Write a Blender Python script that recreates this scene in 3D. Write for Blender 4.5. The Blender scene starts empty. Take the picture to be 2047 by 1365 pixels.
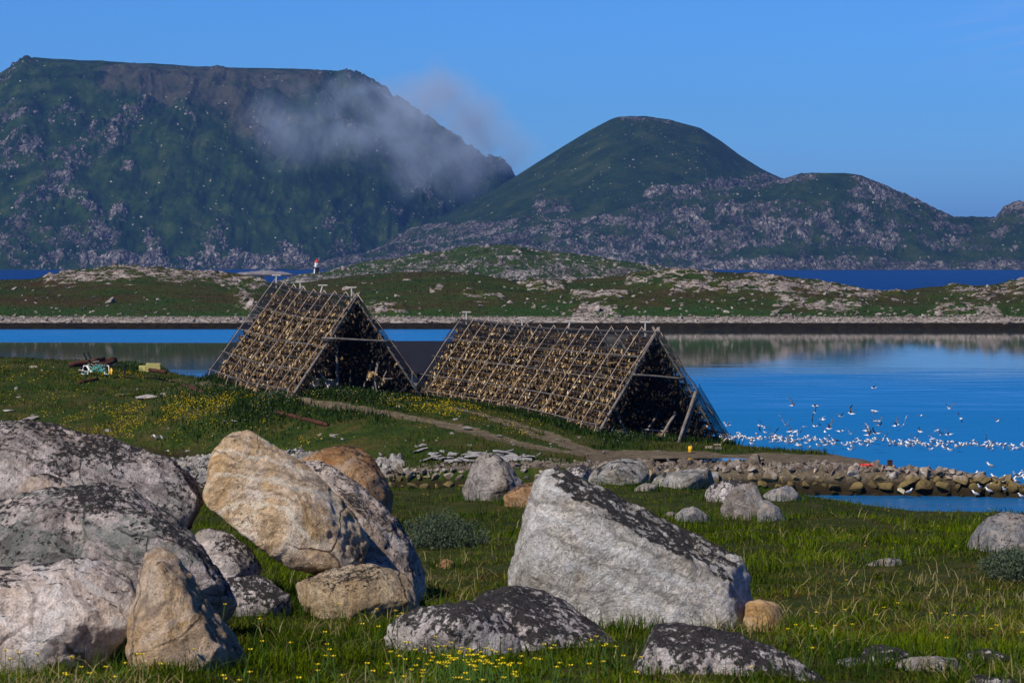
import bpy, bmesh, math, random
import numpy as np
from mathutils import Vector

random.seed(11)
rng = np.random.default_rng(11)
C = bpy.context.scene.collection
FOCAL, EYE, HORIZON, MIDX = 5686.0, 12.4, 524.0, 1023.5
SKY_TINT, SKY_STRENGTH, SUN_POWER, EXPOSURE = (0.45, 1.09, 2.30), 0.06, 5.0, 0.0
HAZE_COLOR, HAZE_DENSITY, CLOUD_DENSITY = (0.16, 0.40, 1.0), 4.2e-5, 0.0105


def P(px, py, d):
    """A point at real distance d seen in the direction (px, py) of the 2047x1365 picture."""
    return Vector(((px - MIDX) / FOCAL * d, d, EYE - (py - HORIZON) / FOCAL * d))


# ------------------------------------------------------------------ numpy noise
_perm = np.random.default_rng(3).permutation(4096)
_perm = np.concatenate([_perm, _perm, _perm])
_g3 = np.random.default_rng(4).normal(size=(4096, 3))
_g3 /= np.linalg.norm(_g3, axis=1)[:, None]


def perlin(x, y, z):
    xi, yi, zi = np.floor(x).astype(int), np.floor(y).astype(int), np.floor(z).astype(int)
    xf, yf, zf = x - xi, y - yi, z - zi
    u, v, w = [t * t * t * (t * (t * 6 - 15) + 10) for t in (xf, yf, zf)]
    r = 0
    for i in (0, 1):
        for j in (0, 1):
            for k in (0, 1):
                h = _perm[_perm[_perm[(xi + i) & 4095] + ((yi + j) & 4095)] + ((zi + k) & 4095)]
                g = _g3[h]
                d = g[..., 0] * (xf - i) + g[..., 1] * (yf - j) + g[..., 2] * (zf - k)
                r = r + d * np.where(i, u, 1 - u) * np.where(j, v, 1 - v) * np.where(k, w, 1 - w)
    return r * 1.4


def fbm(x, y, z=0.0, octaves=4, gain=0.5, ridged=False):
    x, y = np.asarray(x, float), np.asarray(y, float)
    z = np.zeros_like(x) + z
    a, s, r = 1.0, 1.0, np.zeros_like(x)
    for o in range(octaves):
        n = perlin(x * s + o * 17.3, y * s + o * 5.7, z * s + o * 9.1)
        r += a * ((1 - 2 * np.abs(n)) if ridged else n)
        a *= gain
        s *= 2.03
    return r


def sstep(a, b, x):
    t = np.clip((x - a) / (b - a), 0, 1)
    return t * t * (3 - 2 * t)


# ------------------------------------------------------------------ object helpers
def tag(o, label=None, cat=None, group=None, kind=None):
    if label: o['label'] = label
    if cat: o['category'] = cat
    if group: o['group'] = group
    if kind or cat: o['kind'] = kind or 'thing'
    return o


def link(name, me, m=None, parent=None, loc=None):
    o = bpy.data.objects.new(name, me)
    C.objects.link(o)
    if m is not None and me is not None:
        for x in (m if isinstance(m, (list, tuple)) else [m]):
            me.materials.append(x)
    if parent is not None: o.parent = parent
    if loc is not None: o.location = loc
    return o


def empty(name, loc, label=None, cat=None, group=None, rz=0.0):
    o = bpy.data.objects.new(name, None)
    C.objects.link(o)
    o.location = loc
    o.rotation_euler = (0, 0, rz)
    return tag(o, label, cat, group)


def mesh_np(name, V, Q=None, T=None, attrs=None, cols=None, smooth=True, midx=None):
    me = bpy.data.meshes.new(name)
    V = np.asarray(V, np.float32)
    parts, sizes = [], []
    if Q is not None and len(Q):
        parts.append(np.asarray(Q, np.int32).ravel()); sizes.append(np.full(len(Q), 4, np.int32))
    if T is not None and len(T):
        parts.append(np.asarray(T, np.int32).ravel()); sizes.append(np.full(len(T), 3, np.int32))
    L = np.concatenate(parts); S = np.concatenate(sizes)
    me.vertices.add(len(V)); me.vertices.foreach_set('co', V.ravel())
    me.loops.add(len(L)); me.loops.foreach_set('vertex_index', L)
    me.polygons.add(len(S))
    me.polygons.foreach_set('loop_start', np.concatenate([[0], np.cumsum(S)[:-1]]).astype(np.int32))
    me.polygons.foreach_set('loop_total', S)
    me.polygons.foreach_set('use_smooth', np.full(len(S), smooth))
    if midx is not None: me.polygons.foreach_set('material_index', np.asarray(midx, np.int32))
    me.update(calc_edges=True)
    for k, v in (attrs or {}).items():
        a = me.attributes.new(k, 'FLOAT', 'POINT'); a.data.foreach_set('value', np.asarray(v, np.float32).ravel())
    for k, v in (cols or {}).items():
        a = me.attributes.new(k, 'FLOAT_COLOR', 'POINT')
        v = np.asarray(v, np.float32)
        if v.shape[1] == 3: v = np.concatenate([v, np.ones((len(v), 1), np.float32)], 1)
        a.data.foreach_set('color', v.ravel())
    return me


def grid_faces(nr, nc):
    i = np.arange(nr * nc).reshape(nr, nc)
    return np.stack([i[:-1, :-1], i[:-1, 1:], i[1:, 1:], i[1:, :-1]], -1).reshape(-1, 4)


class Builder:
    """Collects lofts, boxes and poles; build() links them as ONE mesh object."""
    def __init__(self): self.v, self.f, self.mi, self.n = [], [], [], 0

    def add(self, V, faces, mi=0):
        self.v += [tuple(p) for p in V]
        self.f += [tuple(i + self.n for i in f) for f in faces]
        self.mi += [mi] * len(faces)
        self.n += len(V)

    def loft(self, pts, rad, sides=8, mi=0, flat=None, up=None):
        """Tube through pts; rad a number or (r, r2) per point: r across, r2 along 'up'."""
        pts = [Vector(p) for p in pts]
        V = []
        for i, p in enumerate(pts):
            t = (pts[min(i + 1, len(pts) - 1)] - pts[max(i - 1, 0)]).normalized()
            ref = Vector(up) if up else (Vector((0, 0, 1)) if abs(t.z) < 0.9 else Vector((1, 0, 0)))
            a = t.cross(ref).normalized(); b = a.cross(t).normalized()
            r = rad[i] if isinstance(rad, (list, tuple)) else rad
            ra, rb = r if isinstance(r, tuple) else (r, r)
            for k in range(sides):
                q = 2 * math.pi * k / sides
                V.append(p + a * (math.cos(q) * ra) + b * (math.sin(q) * rb))
        Fc = []
        for i in range(len(pts) - 1):
            for k in range(sides):
                k2 = (k + 1) % sides
                Fc.append((i * sides + k, i * sides + k2, (i + 1) * sides + k2, (i + 1) * sides + k))
        Fc.append(tuple(range(sides - 1, -1, -1)))
        Fc.append(tuple((len(pts) - 1) * sides + k for k in range(sides)))
        self.add(V, Fc, mi)

    def pole(self, a, b, r0, r1=None, wob=0.0, sides=7, segs=5, mi=0):
        a, b = Vector(a), Vector(b)
        r1 = r0 if r1 is None else r1
        L = (b - a).length
        pts, rr = [], []
        for i in range(segs + 1):
            t = i / segs
            w = 0 if i in (0, segs) else wob
            pts.append(a.lerp(b, t) + Vector((random.uniform(-w, w), random.uniform(-w, w), random.uniform(-w, w))))
            rr.append((r0 + (r1 - r0) * t) * random.uniform(0.93, 1.07))
        self.loft(pts, rr, sides, mi)

    def box(self, c, s, mi=0, rz=0.0, axes=None, bev=0.0):
        c = Vector(c)
        if axes is None:
            axes = (Vector((math.cos(rz), math.sin(rz), 0)), Vector((-math.sin(rz), math.cos(rz), 0)), Vector((0, 0, 1)))
        h = [x / 2 for x in s]
        V = [c + axes[0] * (sx * h[0]) + axes[1] * (sy * h[1]) + axes[2] * (sz * h[2]) for sx in (-1, 1) for sy in (-1, 1) for sz in (-1, 1)]
        self.add(V, [(0, 1, 3, 2), (4, 6, 7, 5), (0, 4, 5, 1), (2, 3, 7, 6), (0, 2, 6, 4), (1, 5, 7, 3)], mi)

    def mesh(self, name, smooth=False, origin=None):
        me = bpy.data.meshes.new(name)
        V = self.v if origin is None else [(p[0] - origin[0], p[1] - origin[1], p[2] - origin[2]) for p in self.v]
        me.from_pydata(V, [], self.f)
        me.polygons.foreach_set('material_index', self.mi)
        me.polygons.foreach_set('use_smooth', [smooth] * len(self.f))
        me.update()
        return me

    def build(self, name, m, parent=None, origin=None, smooth=False, bevel=0.0):
        o = link(name, self.mesh(name, smooth, origin), m, parent)
        if bevel:
            b = o.modifiers.new('bevel', 'BEVEL'); b.width = bevel; b.segments = 2
        return o


# ------------------------------------------------------------------ node helpers
def newmat(name):
    m = bpy.data.materials.new(name); m.use_nodes = True
    nt = m.node_tree; nt.nodes.clear()
    out = nt.nodes.new('ShaderNodeOutputMaterial')
    return m, nt, out


def nd(nt, typ, **kw):
    n = nt.nodes.new(typ)
    for k, v in kw.items():
        if len(k) <= 3 and k[0] == 'i' and k[1:].isdigit(): s = n.inputs[int(k[1:])]
        elif k.replace('_', ' ') in n.inputs: s = n.inputs[k.replace('_', ' ')]
        else:
            setattr(n, k, v); continue
        if isinstance(v, bpy.types.NodeSocket): nt.links.new(v, s)
        else:
            if s.type == 'RGBA' and len(v) == 3: v = (*v, 1)
            s.default_value = v
    return n


def ramp(nt, fac, stops, interp='LINEAR'):
    n = nt.nodes.new('ShaderNodeValToRGB')
    nt.links.new(fac, n.inputs[0])
    cr = n.color_ramp; cr.interpolation = interp
    while len(cr.elements) < len(stops): cr.elements.new(0.5)
    for e, (p, c) in zip(cr.elements, stops):
        e.position = p
        e.color = (*c, 1) if isinstance(c, (tuple, list)) else (c, c, c, 1)
    return n.outputs[0]


def noi(nt, vec, scale, detail=5, rough=0.55, dist=0.0):
    return nd(nt, 'ShaderNodeTexNoise', Vector=vec, Scale=scale, Detail=detail, Roughness=rough, Distortion=dist).outputs[0]


def mth(nt, op, a, b=None, c=None, clamp=False):
    n = nt.nodes.new('ShaderNodeMath'); n.operation = op; n.use_clamp = clamp
    for i, v in enumerate((a, b, c)):
        if v is None: continue
        if isinstance(v, bpy.types.NodeSocket): nt.links.new(v, n.inputs[i])
        else: n.inputs[i].default_value = v
    return n.outputs[0]


def mix(nt, fac, a, b, mode='MIX'):
    n = nt.nodes.new('ShaderNodeMixRGB'); n.blend_type = mode
    for s, v in zip(n.inputs, (fac, a, b)):
        if isinstance(v, bpy.types.NodeSocket): nt.links.new(v, s)
        elif s.type == 'RGBA': s.default_value = (*v, 1)
        else: s.default_value = v
    return n.outputs[0]


def attr(nt, name, color=False):
    n = nd(nt, 'ShaderNodeAttribute', attribute_name=name)
    return n.outputs[0] if color else n.outputs[2]


def finish(nt, out, col, rough=0.9, bump=None, strength=0.5, dist=0.02, spec=0.25, metal=0.0):
    p = nd(nt, 'ShaderNodeBsdfPrincipled', Roughness=rough, Metallic=metal)
    p.inputs['Specular IOR Level'].default_value = spec
    if isinstance(col, bpy.types.NodeSocket): nt.links.new(col, p.inputs['Base Color'])
    else: p.inputs['Base Color'].default_value = (*col, 1)
    if bump is not None:
        b = nd(nt, 'ShaderNodeBump', Strength=strength, Distance=dist, Height=bump)
        nt.links.new(b.outputs[0], p.inputs['Normal'])
    nt.links.new(p.outputs[0], out.inputs[0])
    return p


def coords(nt, kind='Object', off=(0, 0, 0), scale=(1, 1, 1)):
    if kind == 'World': v = nd(nt, 'ShaderNodeNewGeometry').outputs['Position']
    else: v = nd(nt, 'ShaderNodeTexCoord').outputs[kind]
    return nd(nt, 'ShaderNodeMapping', Vector=v, Location=off, Scale=scale).outputs[0]


def simple(name, c, var=0.25, scale=6.0, rough=0.8, bump=0.4, dist=0.01, spec=0.25, stain=None, metal=0.0, stretch=(1, 1, 1)):
    m, nt, out = newmat(name)
    v = coords(nt, 'Object', scale=stretch)
    n = noi(nt, v, scale, 7, 0.62)
    lo = tuple(x * (1 - var) for x in c); hi = tuple(min(1, x * (1 + var)) for x in c)
    col = ramp(nt, n, [(0.3, lo), (0.7, hi)])
    if stain:
        s = noi(nt, v, scale * 0.45, 6, 0.7)
        col = mix(nt, ramp(nt, s, [(0.5, 0.0), (0.62, 1.0)]), col, stain)
    finish(nt, out, col, rough, n, bump, dist, spec, metal)
    return m


# ------------------------------------------------------------------ rock materials
def rock_mat(name, c1, c2, c3, lichen=0.0, slope=0.15, ldir=(0, 0, 1), lscale=24.0, ochre=0.3, ocol=(0.42, 0.25, 0.09), grey=0.0, seed=0.0, size=1.0, swirl=0.0, seams=0.75):
    """lichen: how far the black crust spreads (about -0.15 none .. 0.15 nearly all); slope: how much it prefers faces along ldir."""
    m, nt, out = newmat(name)
    v = coords(nt, 'Object', (seed, seed * 1.7, -seed), (1 / size,) * 3)
    n1 = noi(nt, v, 1.7, 8, 0.62, 0.6 + swirl)
    col = ramp(nt, n1, [(0.3, c1), (0.5, c2), (0.68, c3)])
    grain = noi(nt, v, 16, 6, 0.75, swirl)
    gm = ramp(nt, grain, [(0.34, 0.25), (0.43, 0.75), (0.54, 1.05), (0.68, 1.4)])
    col = mix(nt, 0.85, col, gm, 'MULTIPLY')
    fine = noi(nt, v, 75, 3, 0.7)
    col = mix(nt, 0.7, col, ramp(nt, fine, [(0.34, 0.35), (0.48, 1.0), (0.68, 1.3)]), 'MULTIPLY')
    oc = noi(nt, coords(nt, 'Object', (seed + 9, 3, seed), (1 / size, 1 / size, 0.55 / size)), 2.3, 7, 0.68, 0.8)
    col = mix(nt, mth(nt, 'MULTIPLY', ramp(nt, oc, [(0.5, 0.0), (0.66, 1.0)]), ochre), col, ocol)
    if grey:
        gl = noi(nt, coords(nt, 'Object', (seed - 4, 7, seed), (1 / size,) * 3), 2.6, 7, 0.7)
        col = mix(nt, mth(nt, 'MULTIPLY', ramp(nt, gl, [(0.44, 0.0), (0.56, 1.0)]), grey), col, (0.16, 0.185, 0.165))
    # pale veins and dark seams
    wn = nt.nodes.new('ShaderNodeTexWave'); nt.links.new(nd(nt, 'ShaderNodeMapping', Vector=v, Rotation=(0.3 + seed, 0.9 + 0.37 * seed, seed)).outputs[0], wn.inputs['Vector'])
    wn.inputs['Scale'].default_value = 0.8; wn.inputs['Distortion'].default_value = 13.0; wn.inputs['Detail'].default_value = 5.0; wn.inputs['Detail Scale'].default_value = 1.4
    col = mix(nt, ramp(nt, wn.outputs[1], [(0.88, 0.0), (0.98, 0.40)]), col, tuple(min(0.8, c * 1.35) for c in c3))
    col = mix(nt, ramp(nt, wn.outputs[1], [(0.02, 0.45), (0.08, 0.0)]), col, tuple(c * 0.35 for c in c1))
    tone = noi(nt, coords(nt, 'Object', (seed, 5, 1), (1 / size,) * 3), 0.9, 4, 0.6)
    col = mix(nt, 1.0, col, ramp(nt, tone, [(0.32, 0.86), (0.68, 1.34)]), 'MULTIPLY')
    # cracks
    vo = nd(nt, 'ShaderNodeTexVoronoi', Vector=mix(nt, 0.25, v, nd(nt, 'ShaderNodeTexNoise', Vector=v, Scale=2.5, Detail=4).outputs[1], 'ADD'), Scale=1.15, feature='DISTANCE_TO_EDGE').outputs[0]
    crack = mth(nt, 'MULTIPLY', ramp(nt, vo, [(0.0, 1.0), (0.006, 0.9), (0.016, 0.0)]), ramp(nt, noi(nt, v, 1.1, 4), [(0.47, 0.0), (0.58, 1.0)]))
    col = mix(nt, mth(nt, 'MULTIPLY', crack, seams), col, (0.05, 0.04, 0.035))
    # black lichen crust
    s = noi(nt, v, lscale * 2.3, 6, 0.74, 0.2)
    p = noi(nt, coords(nt, 'Object', (3, seed, 2), (1 / size,) * 3), 2.0, 5, 0.6)
    nrm = nd(nt, 'ShaderNodeNewGeometry').outputs['Normal']
    d = nd(nt, 'ShaderNodeVectorMath', operation='DOT_PRODUCT', i0=nrm, i1=Vector(ldir).normalized()).outputs['Value']
    t = mth(nt, 'ADD', s, mth(nt, 'MULTIPLY', mth(nt, 'SUBTRACT', p, 0.5), 0.42))
    t = mth(nt, 'ADD', t, mth(nt, 'MULTIPLY', mth(nt, 'SUBTRACT', d, 0.55), slope))
    t = mth(nt, 'ADD', t, lichen)
    lk = ramp(nt, t, [(0.530, 0.0), (0.580, 1.0)])
    col = mix(nt, mth(nt, 'MULTIPLY', lk, 0.95), col, mix(nt, ramp(nt, fine, [(0.4, 0.0), (0.65, 1.0)]), (0.010, 0.010, 0.011), (0.045, 0.043, 0.045)))
    h = mth(nt, 'ADD', mth(nt, 'MULTIPLY', n1, 1.2), mth(nt, 'ADD', mth(nt, 'MULTIPLY', grain, 0.55), mth(nt, 'MULTIPLY', fine, 0.14)))
    h = mth(nt, 'SUBTRACT', h, mth(nt, 'MULTIPLY', crack, 0.33 * seams))
    finish(nt, out, col, 0.92, h, 1.0, 0.13 * size, 0.12)
    return m


# ------------------------------------------------------------------ stones and boulders
def ico(sub):
    bm = bmesh.new(); bmesh.ops.create_icosphere(bm, subdivisions=sub, radius=1.0)
    V = np.array([v.co[:] for v in bm.verts]); T = np.array([[v.index for v in f.verts] for f in bm.faces])
    bm.free(); return V, T


ICO3, ICO2 = ico(3), ico(2)


def stone_verts(seed, base=ICO3, cuts=13, squash=(1, 0.8, 0.65), rough=0.10):
    r = np.random.default_rng(seed)
    V = base[0].copy()
    V = V * (1 + 0.25 * perlin(V[:, 0] * 1.1 + seed, V[:, 1] * 1.1, V[:, 2] * 1.1))[:, None]
    for _ in range(cuts):
        n = r.normal(size=3); n /= np.linalg.norm(n)
        d = r.uniform(0.30, 0.66)
        over = np.clip(V @ n - d, 0, None)
        V -= over[:, None] * n * 0.94
    V = V * (1 + rough * fbm(V[:, 0] * 3 + seed, V[:, 1] * 3, V[:, 2] * 3, 3))[:, None]
    V *= np.array(squash)
    return V * (0.92 / np.abs(V).max())


def stone_mesh(name, seed, m, base=ICO3, **kw):
    me = mesh_np(name, stone_verts(seed, base, **kw), T=base[1], smooth=False)
    me.materials.append(m)
    return me


def rand_rot(n, r, tilt=0.35):
    """n rotation matrices: any yaw, some tilt."""
    a = r.uniform(0, 2 * np.pi, n); b = r.normal(0, tilt, n); c = r.normal(0, tilt, n)
    ca, sa, cb, sb, cc, sc = np.cos(a), np.sin(a), np.cos(b), np.sin(b), np.cos(c), np.sin(c)
    z = np.zeros(n); o = np.ones(n)
    Rz = np.stack([ca, -sa, z, sa, ca, z, z, z, o], 1).reshape(n, 3, 3)
    Rx = np.stack([o, z, z, z, cb, -sb, z, sb, cb], 1).reshape(n, 3, 3)
    Ry = np.stack([cc, z, sc, z, o, z, -sc, z, cc], 1).reshape(n, 3, 3)
    return Rz @ Rx @ Ry


def scatter_mesh(name, protos, faces, pos, size, r, tilt=0.35, attrs=None, smooth=False, rot=None, per=None):
    """ONE mesh of many copies of a few prototype shapes (stuff)."""
    n = len(pos); R = rand_rot(n, r, tilt) if rot is None else rot
    V, T, A = [], [], []
    k = 0
    which = r.integers(0, len(protos), n)
    for j, pv in enumerate(protos):
        ids = np.where(which == j)[0]
        if not len(ids): continue
        W = np.einsum('nij,vj->nvi', R[ids], pv) * size[ids][:, None, None] + pos[ids][:, None, :]
        V.append(W.reshape(-1, 3))
        T.append((faces[None] + (np.arange(len(ids)) * len(pv) + k)[:, None, None]).reshape(-1, faces.shape[1]))
        if per is not None: A.append(np.repeat(per[ids], len(pv)))
        k += len(ids) * len(pv)
    T = np.concatenate(T)
    kw = dict(attrs={'tone': np.concatenate(A)} if per is not None else None, smooth=smooth)
    return mesh_np(name, np.concatenate(V), Q=T if faces.shape[1] == 4 else None, T=T if faces.shape[1] == 3 else None, **kw)


def hull(points):
    bm = bmesh.new()
    for p in points: bm.verts.new(p)
    r = bmesh.ops.convex_hull(bm, input=bm.verts)
    junk = [e for e in r['geom_interior'] + r['geom_unused'] if isinstance(e, bmesh.types.BMVert)]
    bmesh.ops.delete(bm, geom=list(set(junk)), context='VERTS')
    bmesh.ops.recalc_face_normals(bm, faces=bm.faces)
    me = bpy.data.meshes.new('hull'); bm.to_mesh(me); bm.free()
    return me


def lobe(d, outline, front=(), thick=1.0, shrink=0.72, bury=0.25, back=()):
    cx = sum(p[0] for p in outline) / len(outline); cy = sum(p[1] for p in outline) / len(outline)
    pts = [P(x, y, d) for x, y in outline]
    pts += [P(x, y, d + dd) for x, y, dd in front]
    pts += [P(x, y, d + dd) for x, y, dd in back]
    pts += [P(cx + (x - cx) * shrink, cy + (y - cy) * shrink, d + thick) for x, y in outline]
    if bury:
        low = max(p[1] for p in outline)
        for x, y in outline:
            if y > low - 0.22 * (low - min(p[1] for p in outline)):
                pts.append(P(cx + (x - cx) * 0.9, y, d) - Vector((0, 0, bury)))
                pts.append(P(cx + (x - cx) * 0.7, y, d + thick * 0.8) - Vector((0, 0, bury)))
    return pts


rock_spots = []          # (x, y, half width, half depth) of the near rocks: no grass grows there


def boulder(label, m, lobes, voxel=0.026, rough=0.05, seed=1, name='boulder', cat='boulder', group=None, smooth=1, freq=1.0, grass_gap=True, chips=(26, 0.83)):
    bm = bmesh.new()
    for L in lobes:
        h = hull(L); bm.from_mesh(h); bpy.data.meshes.remove(h)
    me = bpy.data.meshes.new('tmp'); bm.to_mesh(me); bm.free()
    o = bpy.data.objects.new('tmp', me); C.objects.link(o)
    md = o.modifiers.new('r', 'REMESH'); md.mode = 'VOXEL'; md.voxel_size = voxel
    sm = o.modifiers.new('s', 'SMOOTH'); sm.iterations = smooth; sm.factor = 0.5
    dg = bpy.context.evaluated_depsgraph_get()
    res = bpy.data.meshes.new_from_object(o.evaluated_get(dg))
    bpy.data.objects.remove(o); bpy.data.meshes.remove(me)
    n = len(res.vertices)
    co = np.empty(n * 3, np.float32); res.vertices.foreach_get('co', co); co = co.reshape(-1, 3)
    nr = np.empty(n * 3, np.float32); res.vertices.foreach_get('normal', nr); nr = nr.reshape(-1, 3)
    size = float(np.max(co.max(0) - co.min(0)))
    f = freq * 1.6 / size
    d = fbm(co[:, 0] * f * 1.5 + seed, co[:, 1] * f * 1.5, co[:, 2] * f * 1.5, 3) * rough * size * 0.55
    d += fbm(co[:, 0] * f * 5 + seed, co[:, 1] * f * 5, co[:, 2] * f * 5, 4, 0.55, True) * rough * size * 0.10
    st = fbm(co[:, 0] * f * 2.2, co[:, 1] * f * 2.2 + seed, co[:, 2] * f * 3.5, 2)
    d += (np.abs((st * 3) % 1 - 0.5) - 0.25) * rough * size * 0.22
    rr = np.random.default_rng(seed)                     # chipped facets
    co = co + nr * d[:, None]
    c0 = co.mean(0)
    for _ in range(chips[0]):
        v_ = rr.normal(size=3); v_ /= np.linalg.norm(v_)
        pr = (co - c0) @ v_; lim = pr.max() * rr.uniform(chips[1], 0.975)
        co -= (np.clip(pr - lim, 0, None)[:, None] * v_ * 0.8).astype(np.float32)
    d = fbm(co[:, 0] * 7, co[:, 1] * 7, co[:, 2] * 7, 4, 0.6) * 0.012 * min(1.6, size)
    co = co + nr * d[:, None]
    co = c0 + (co - c0) * (1.0 + 0.22 * (1 - chips[1]) + 0.01)
    base = np.array([(co[:, 0].min() + co[:, 0].max()) / 2, (co[:, 1].min() + co[:, 1].max()) / 2, co[:, 2].min()])
    res.vertices.foreach_set('co', (co - base).astype(np.float32).ravel())
    res.polygons.foreach_set('use_smooth', np.ones(len(res.polygons), bool))
    res.materials.clear(); res.name = name; res.update()
    ob = link(name, res, m, None, Vector(base))
    if grass_gap:
        e = co.max(0) - co.min(0)
        rock_spots.append((base[0], base[1], e[0] * 0.40, e[1] * 0.40))
    return tag(ob, label, cat, group)


# ------------------------------------------------------------------ terrain functions
_md = np.array([2, 10, 18, 22.5, 30, 40, 50, 60, 68, 80, 100, 140, 165])
_mz = EYE + np.array([-1.9, -2.3, -2.66, -3.03, -3.5, -4.05, -4.55, -5.02, -5.75, -7.0, -9.0, -12.9, -14.5])


def z_meadow(x, d):
    z = np.interp(d, _md, _mz)
    z = z + fbm(x * 0.16, d * 0.11, 2.0, 3) * 0.22 * sstep(12, 24, d) + fbm(x * 0.9, d * 0.8, 5.0, 3) * 0.07
    z = z - 0.43 * sstep(4.6, 9.5, x) * sstep(42, 62, d)
    z = z + 0.40 * np.exp(-((x - 1.8) / 4.2) ** 2 - ((d - 66) / 11) ** 2)
    z = np.where(d < 152, np.maximum(z, -3.0 + 3.4 * sstep(-10.5, -13, x)), z)
    return z


def tps_fit(pts):
    X = np.array([[p[0], p[1]] for p in pts]); Z = np.array([p[2] for p in pts])
    n = len(X)
    r2 = ((X[:, None] - X[None]) ** 2).sum(-1)
    K = 0.5 * r2 * np.log(r2 + 1e-9) + np.eye(n) * 4.0
    Pm = np.concatenate([np.ones((n, 1)), X], 1)
    A = np.block([[K, Pm], [Pm.T, np.zeros((3, 3))]])
    w = np.linalg.solve(A, np.concatenate([Z, np.zeros(3)]))

    def f(x, y):
        x, y = np.asarray(x, float), np.asarray(y, float)
        r = w[n] + w[n + 1] * x + w[n + 2] * y
        for (a, b), c in zip(X, w[:n]):
            q = (x - a) ** 2 + (y - b) ** 2
            r = r + c * 0.5 * q * np.log(q + 1e-9)
        return r
    return f


_ctl = []
for px, py, d in [(0, 718, 225), (170, 727, 220), (330, 750, 212), (200, 745, 208), (435, 754, 196.5), (100, 800, 195), (-200, 760, 208), (-200, 860, 184),
                  (150, 850, 183), (400, 850, 178), (300, 790, 198), (590, 793, 178.5), (835, 800, 181.5), (600, 850, 172), (800, 850, 168), (600, 900, 166),
                  (900, 880, 163.5), (1000, 840, 172), (1000, 900, 158.5), (1100, 880, 165), (1190, 869, 170), (1428, 888, 174), (826, 796, 193.3), (840, 776, 215),
                  (1250, 916, 158), (1400, 921, 156.5), (1500, 893, 177), (1700, 906, 170), (1650, 925, 155), (1250, 932, 152.5), (900, 938, 152.5), (1560, 934, 152.5), (1850, 934, 155.5),
                  (1980, 962, 151.5), (2090, 985, 150.5), (350, 912, 174), (0, 908, 176), (480, 780, 190), (700, 775, 192), (560, 760, 202), (-200, 905, 177), (0, 945, 161), (400, 955, 158), (650, 960, 155.5), (550, 925, 165), (250, 925, 166), (-200, 945, 160)]:
    q = P(px, py, d); _ctl.append((q.x, q.y, q.z))
for x, d, z in [(-35, 245, 3.5), (-20, 235, 3.2), (0, 215, 2.2), (12, 195, 1.2), (-55, 225, 5.0), (-55, 240, 4.0)]: _ctl.append((x, d, z))
_tps = tps_fit(_ctl)
_outline = np.array([[(a - MIDX) / FOCAL * d, d] for a, d in
                     [(-500, 153), (0, 153), (350, 153), (600, 152.5), (720, 152.3), (775, 152.2), (1100, 151.2), (1560, 152), (1800, 151.6), (2047, 150.4), (2110, 150.2),
                      (1990, 153), (1880, 158), (1800, 164), (1720, 171), (1600, 177), (1460, 181), (1320, 203), (1150, 226), (950, 238), (700, 238), (550, 226), (450, 214), (360, 232), (170, 255), (0, 262), (-500, 262)]])


def inside_dist(x, y, poly):
    """Signed distance to a polygon's edge, positive inside."""
    x, y = np.asarray(x, float), np.asarray(y, float)
    dmin = np.full(x.shape, 1e9); ins = np.zeros(x.shape, bool)
    n = len(poly)
    for i in range(n):
        a, b = poly[i], poly[(i + 1) % n]
        e = b - a
        t = np.clip(((x - a[0]) * e[0] + (y - a[1]) * e[1]) / (e @ e), 0, 1)
        dmin = np.minimum(dmin, np.hypot(x - a[0] - t * e[0], y - a[1] - t * e[1]))
        c = (a[1] > y) != (b[1] > y)
        with np.errstate(divide='ignore', invalid='ignore'):
            xx = (b[0] - a[0]) * (y - a[1]) / (b[1] - a[1] + 1e-12) + a[0]
        ins ^= c & (x < xx)
    return np.where(ins, dmin, -dmin)


def z_point(x, d, detail=True):
    x, d = np.asarray(x, float), np.asarray(d, float)
    z = _tps(x, d)
    s = inside_dist(x, d, _outline)
    if detail:
        z = z + (fbm(x * 0.22, d * 0.22, 1.0, 3) * 0.16 + fbm(x * 0.9, d * 0.9, 4.0, 3) * 0.05) * sstep(0, 4, s)
    wall = sstep(-0.9, 0.1, s)
    soft = sstep(-1.0, 3.5, s + fbm(x * 0.3, d * 0.3, 8.0, 3) * 0.8)
    w = np.where((d < 156) & (x > -8), wall, soft)
    return -1.5 + (np.clip(z, 0.25, None) + 1.5) * w


def hit(px, py, zf, d0, d1, n=600):
    """Ground point seen at (px, py)."""
    d = np.linspace(d0, d1, n)
    x = (px - MIDX) / FOCAL * d
    ray = EYE - (py - HORIZON) / FOCAL * d
    z = zf(x, d)
    k = np.where(z >= ray)[0]
    k = k[0] if len(k) else n - 1
    return Vector((x[k], d[k], float(z[k])))


def hit_point(px, py): return hit(px, py, z_point, 150, 240)
def hit_meadow(px, py): return hit(px, py, z_meadow, 14, 75)

# ================================================================== THE SETTING
# ---- near meadow ground
xs = np.linspace(-34, 34, 300); ds = np.concatenate([np.linspace(2, 16, 30)[:-1], np.linspace(16, 66, 330), np.linspace(67, 165, 90)])
D2, X2 = np.meshgrid(ds, xs, indexing='ij')
Z2 = z_meadow(X2, D2)
m, nt, out = newmat('meadow soil')
v = coords(nt, 'World')
n = noi(nt, v, 1.3, 8, 0.65)
col = ramp(nt, n, [(0.3, (0.018, 0.026, 0.006)), (0.5, (0.03, 0.04, 0.009)), (0.7, (0.07, 0.055, 0.02))])
finish(nt, out, col, 1.0, noi(nt, v, 14, 6), 0.8, 0.05, 0.05)
link('meadow_ground', mesh_np('meadow_ground', np.stack([X2, D2, Z2], -1).reshape(-1, 3), Q=grid_faces(len(ds), len(xs))), m)['kind'] = 'structure'

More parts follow.
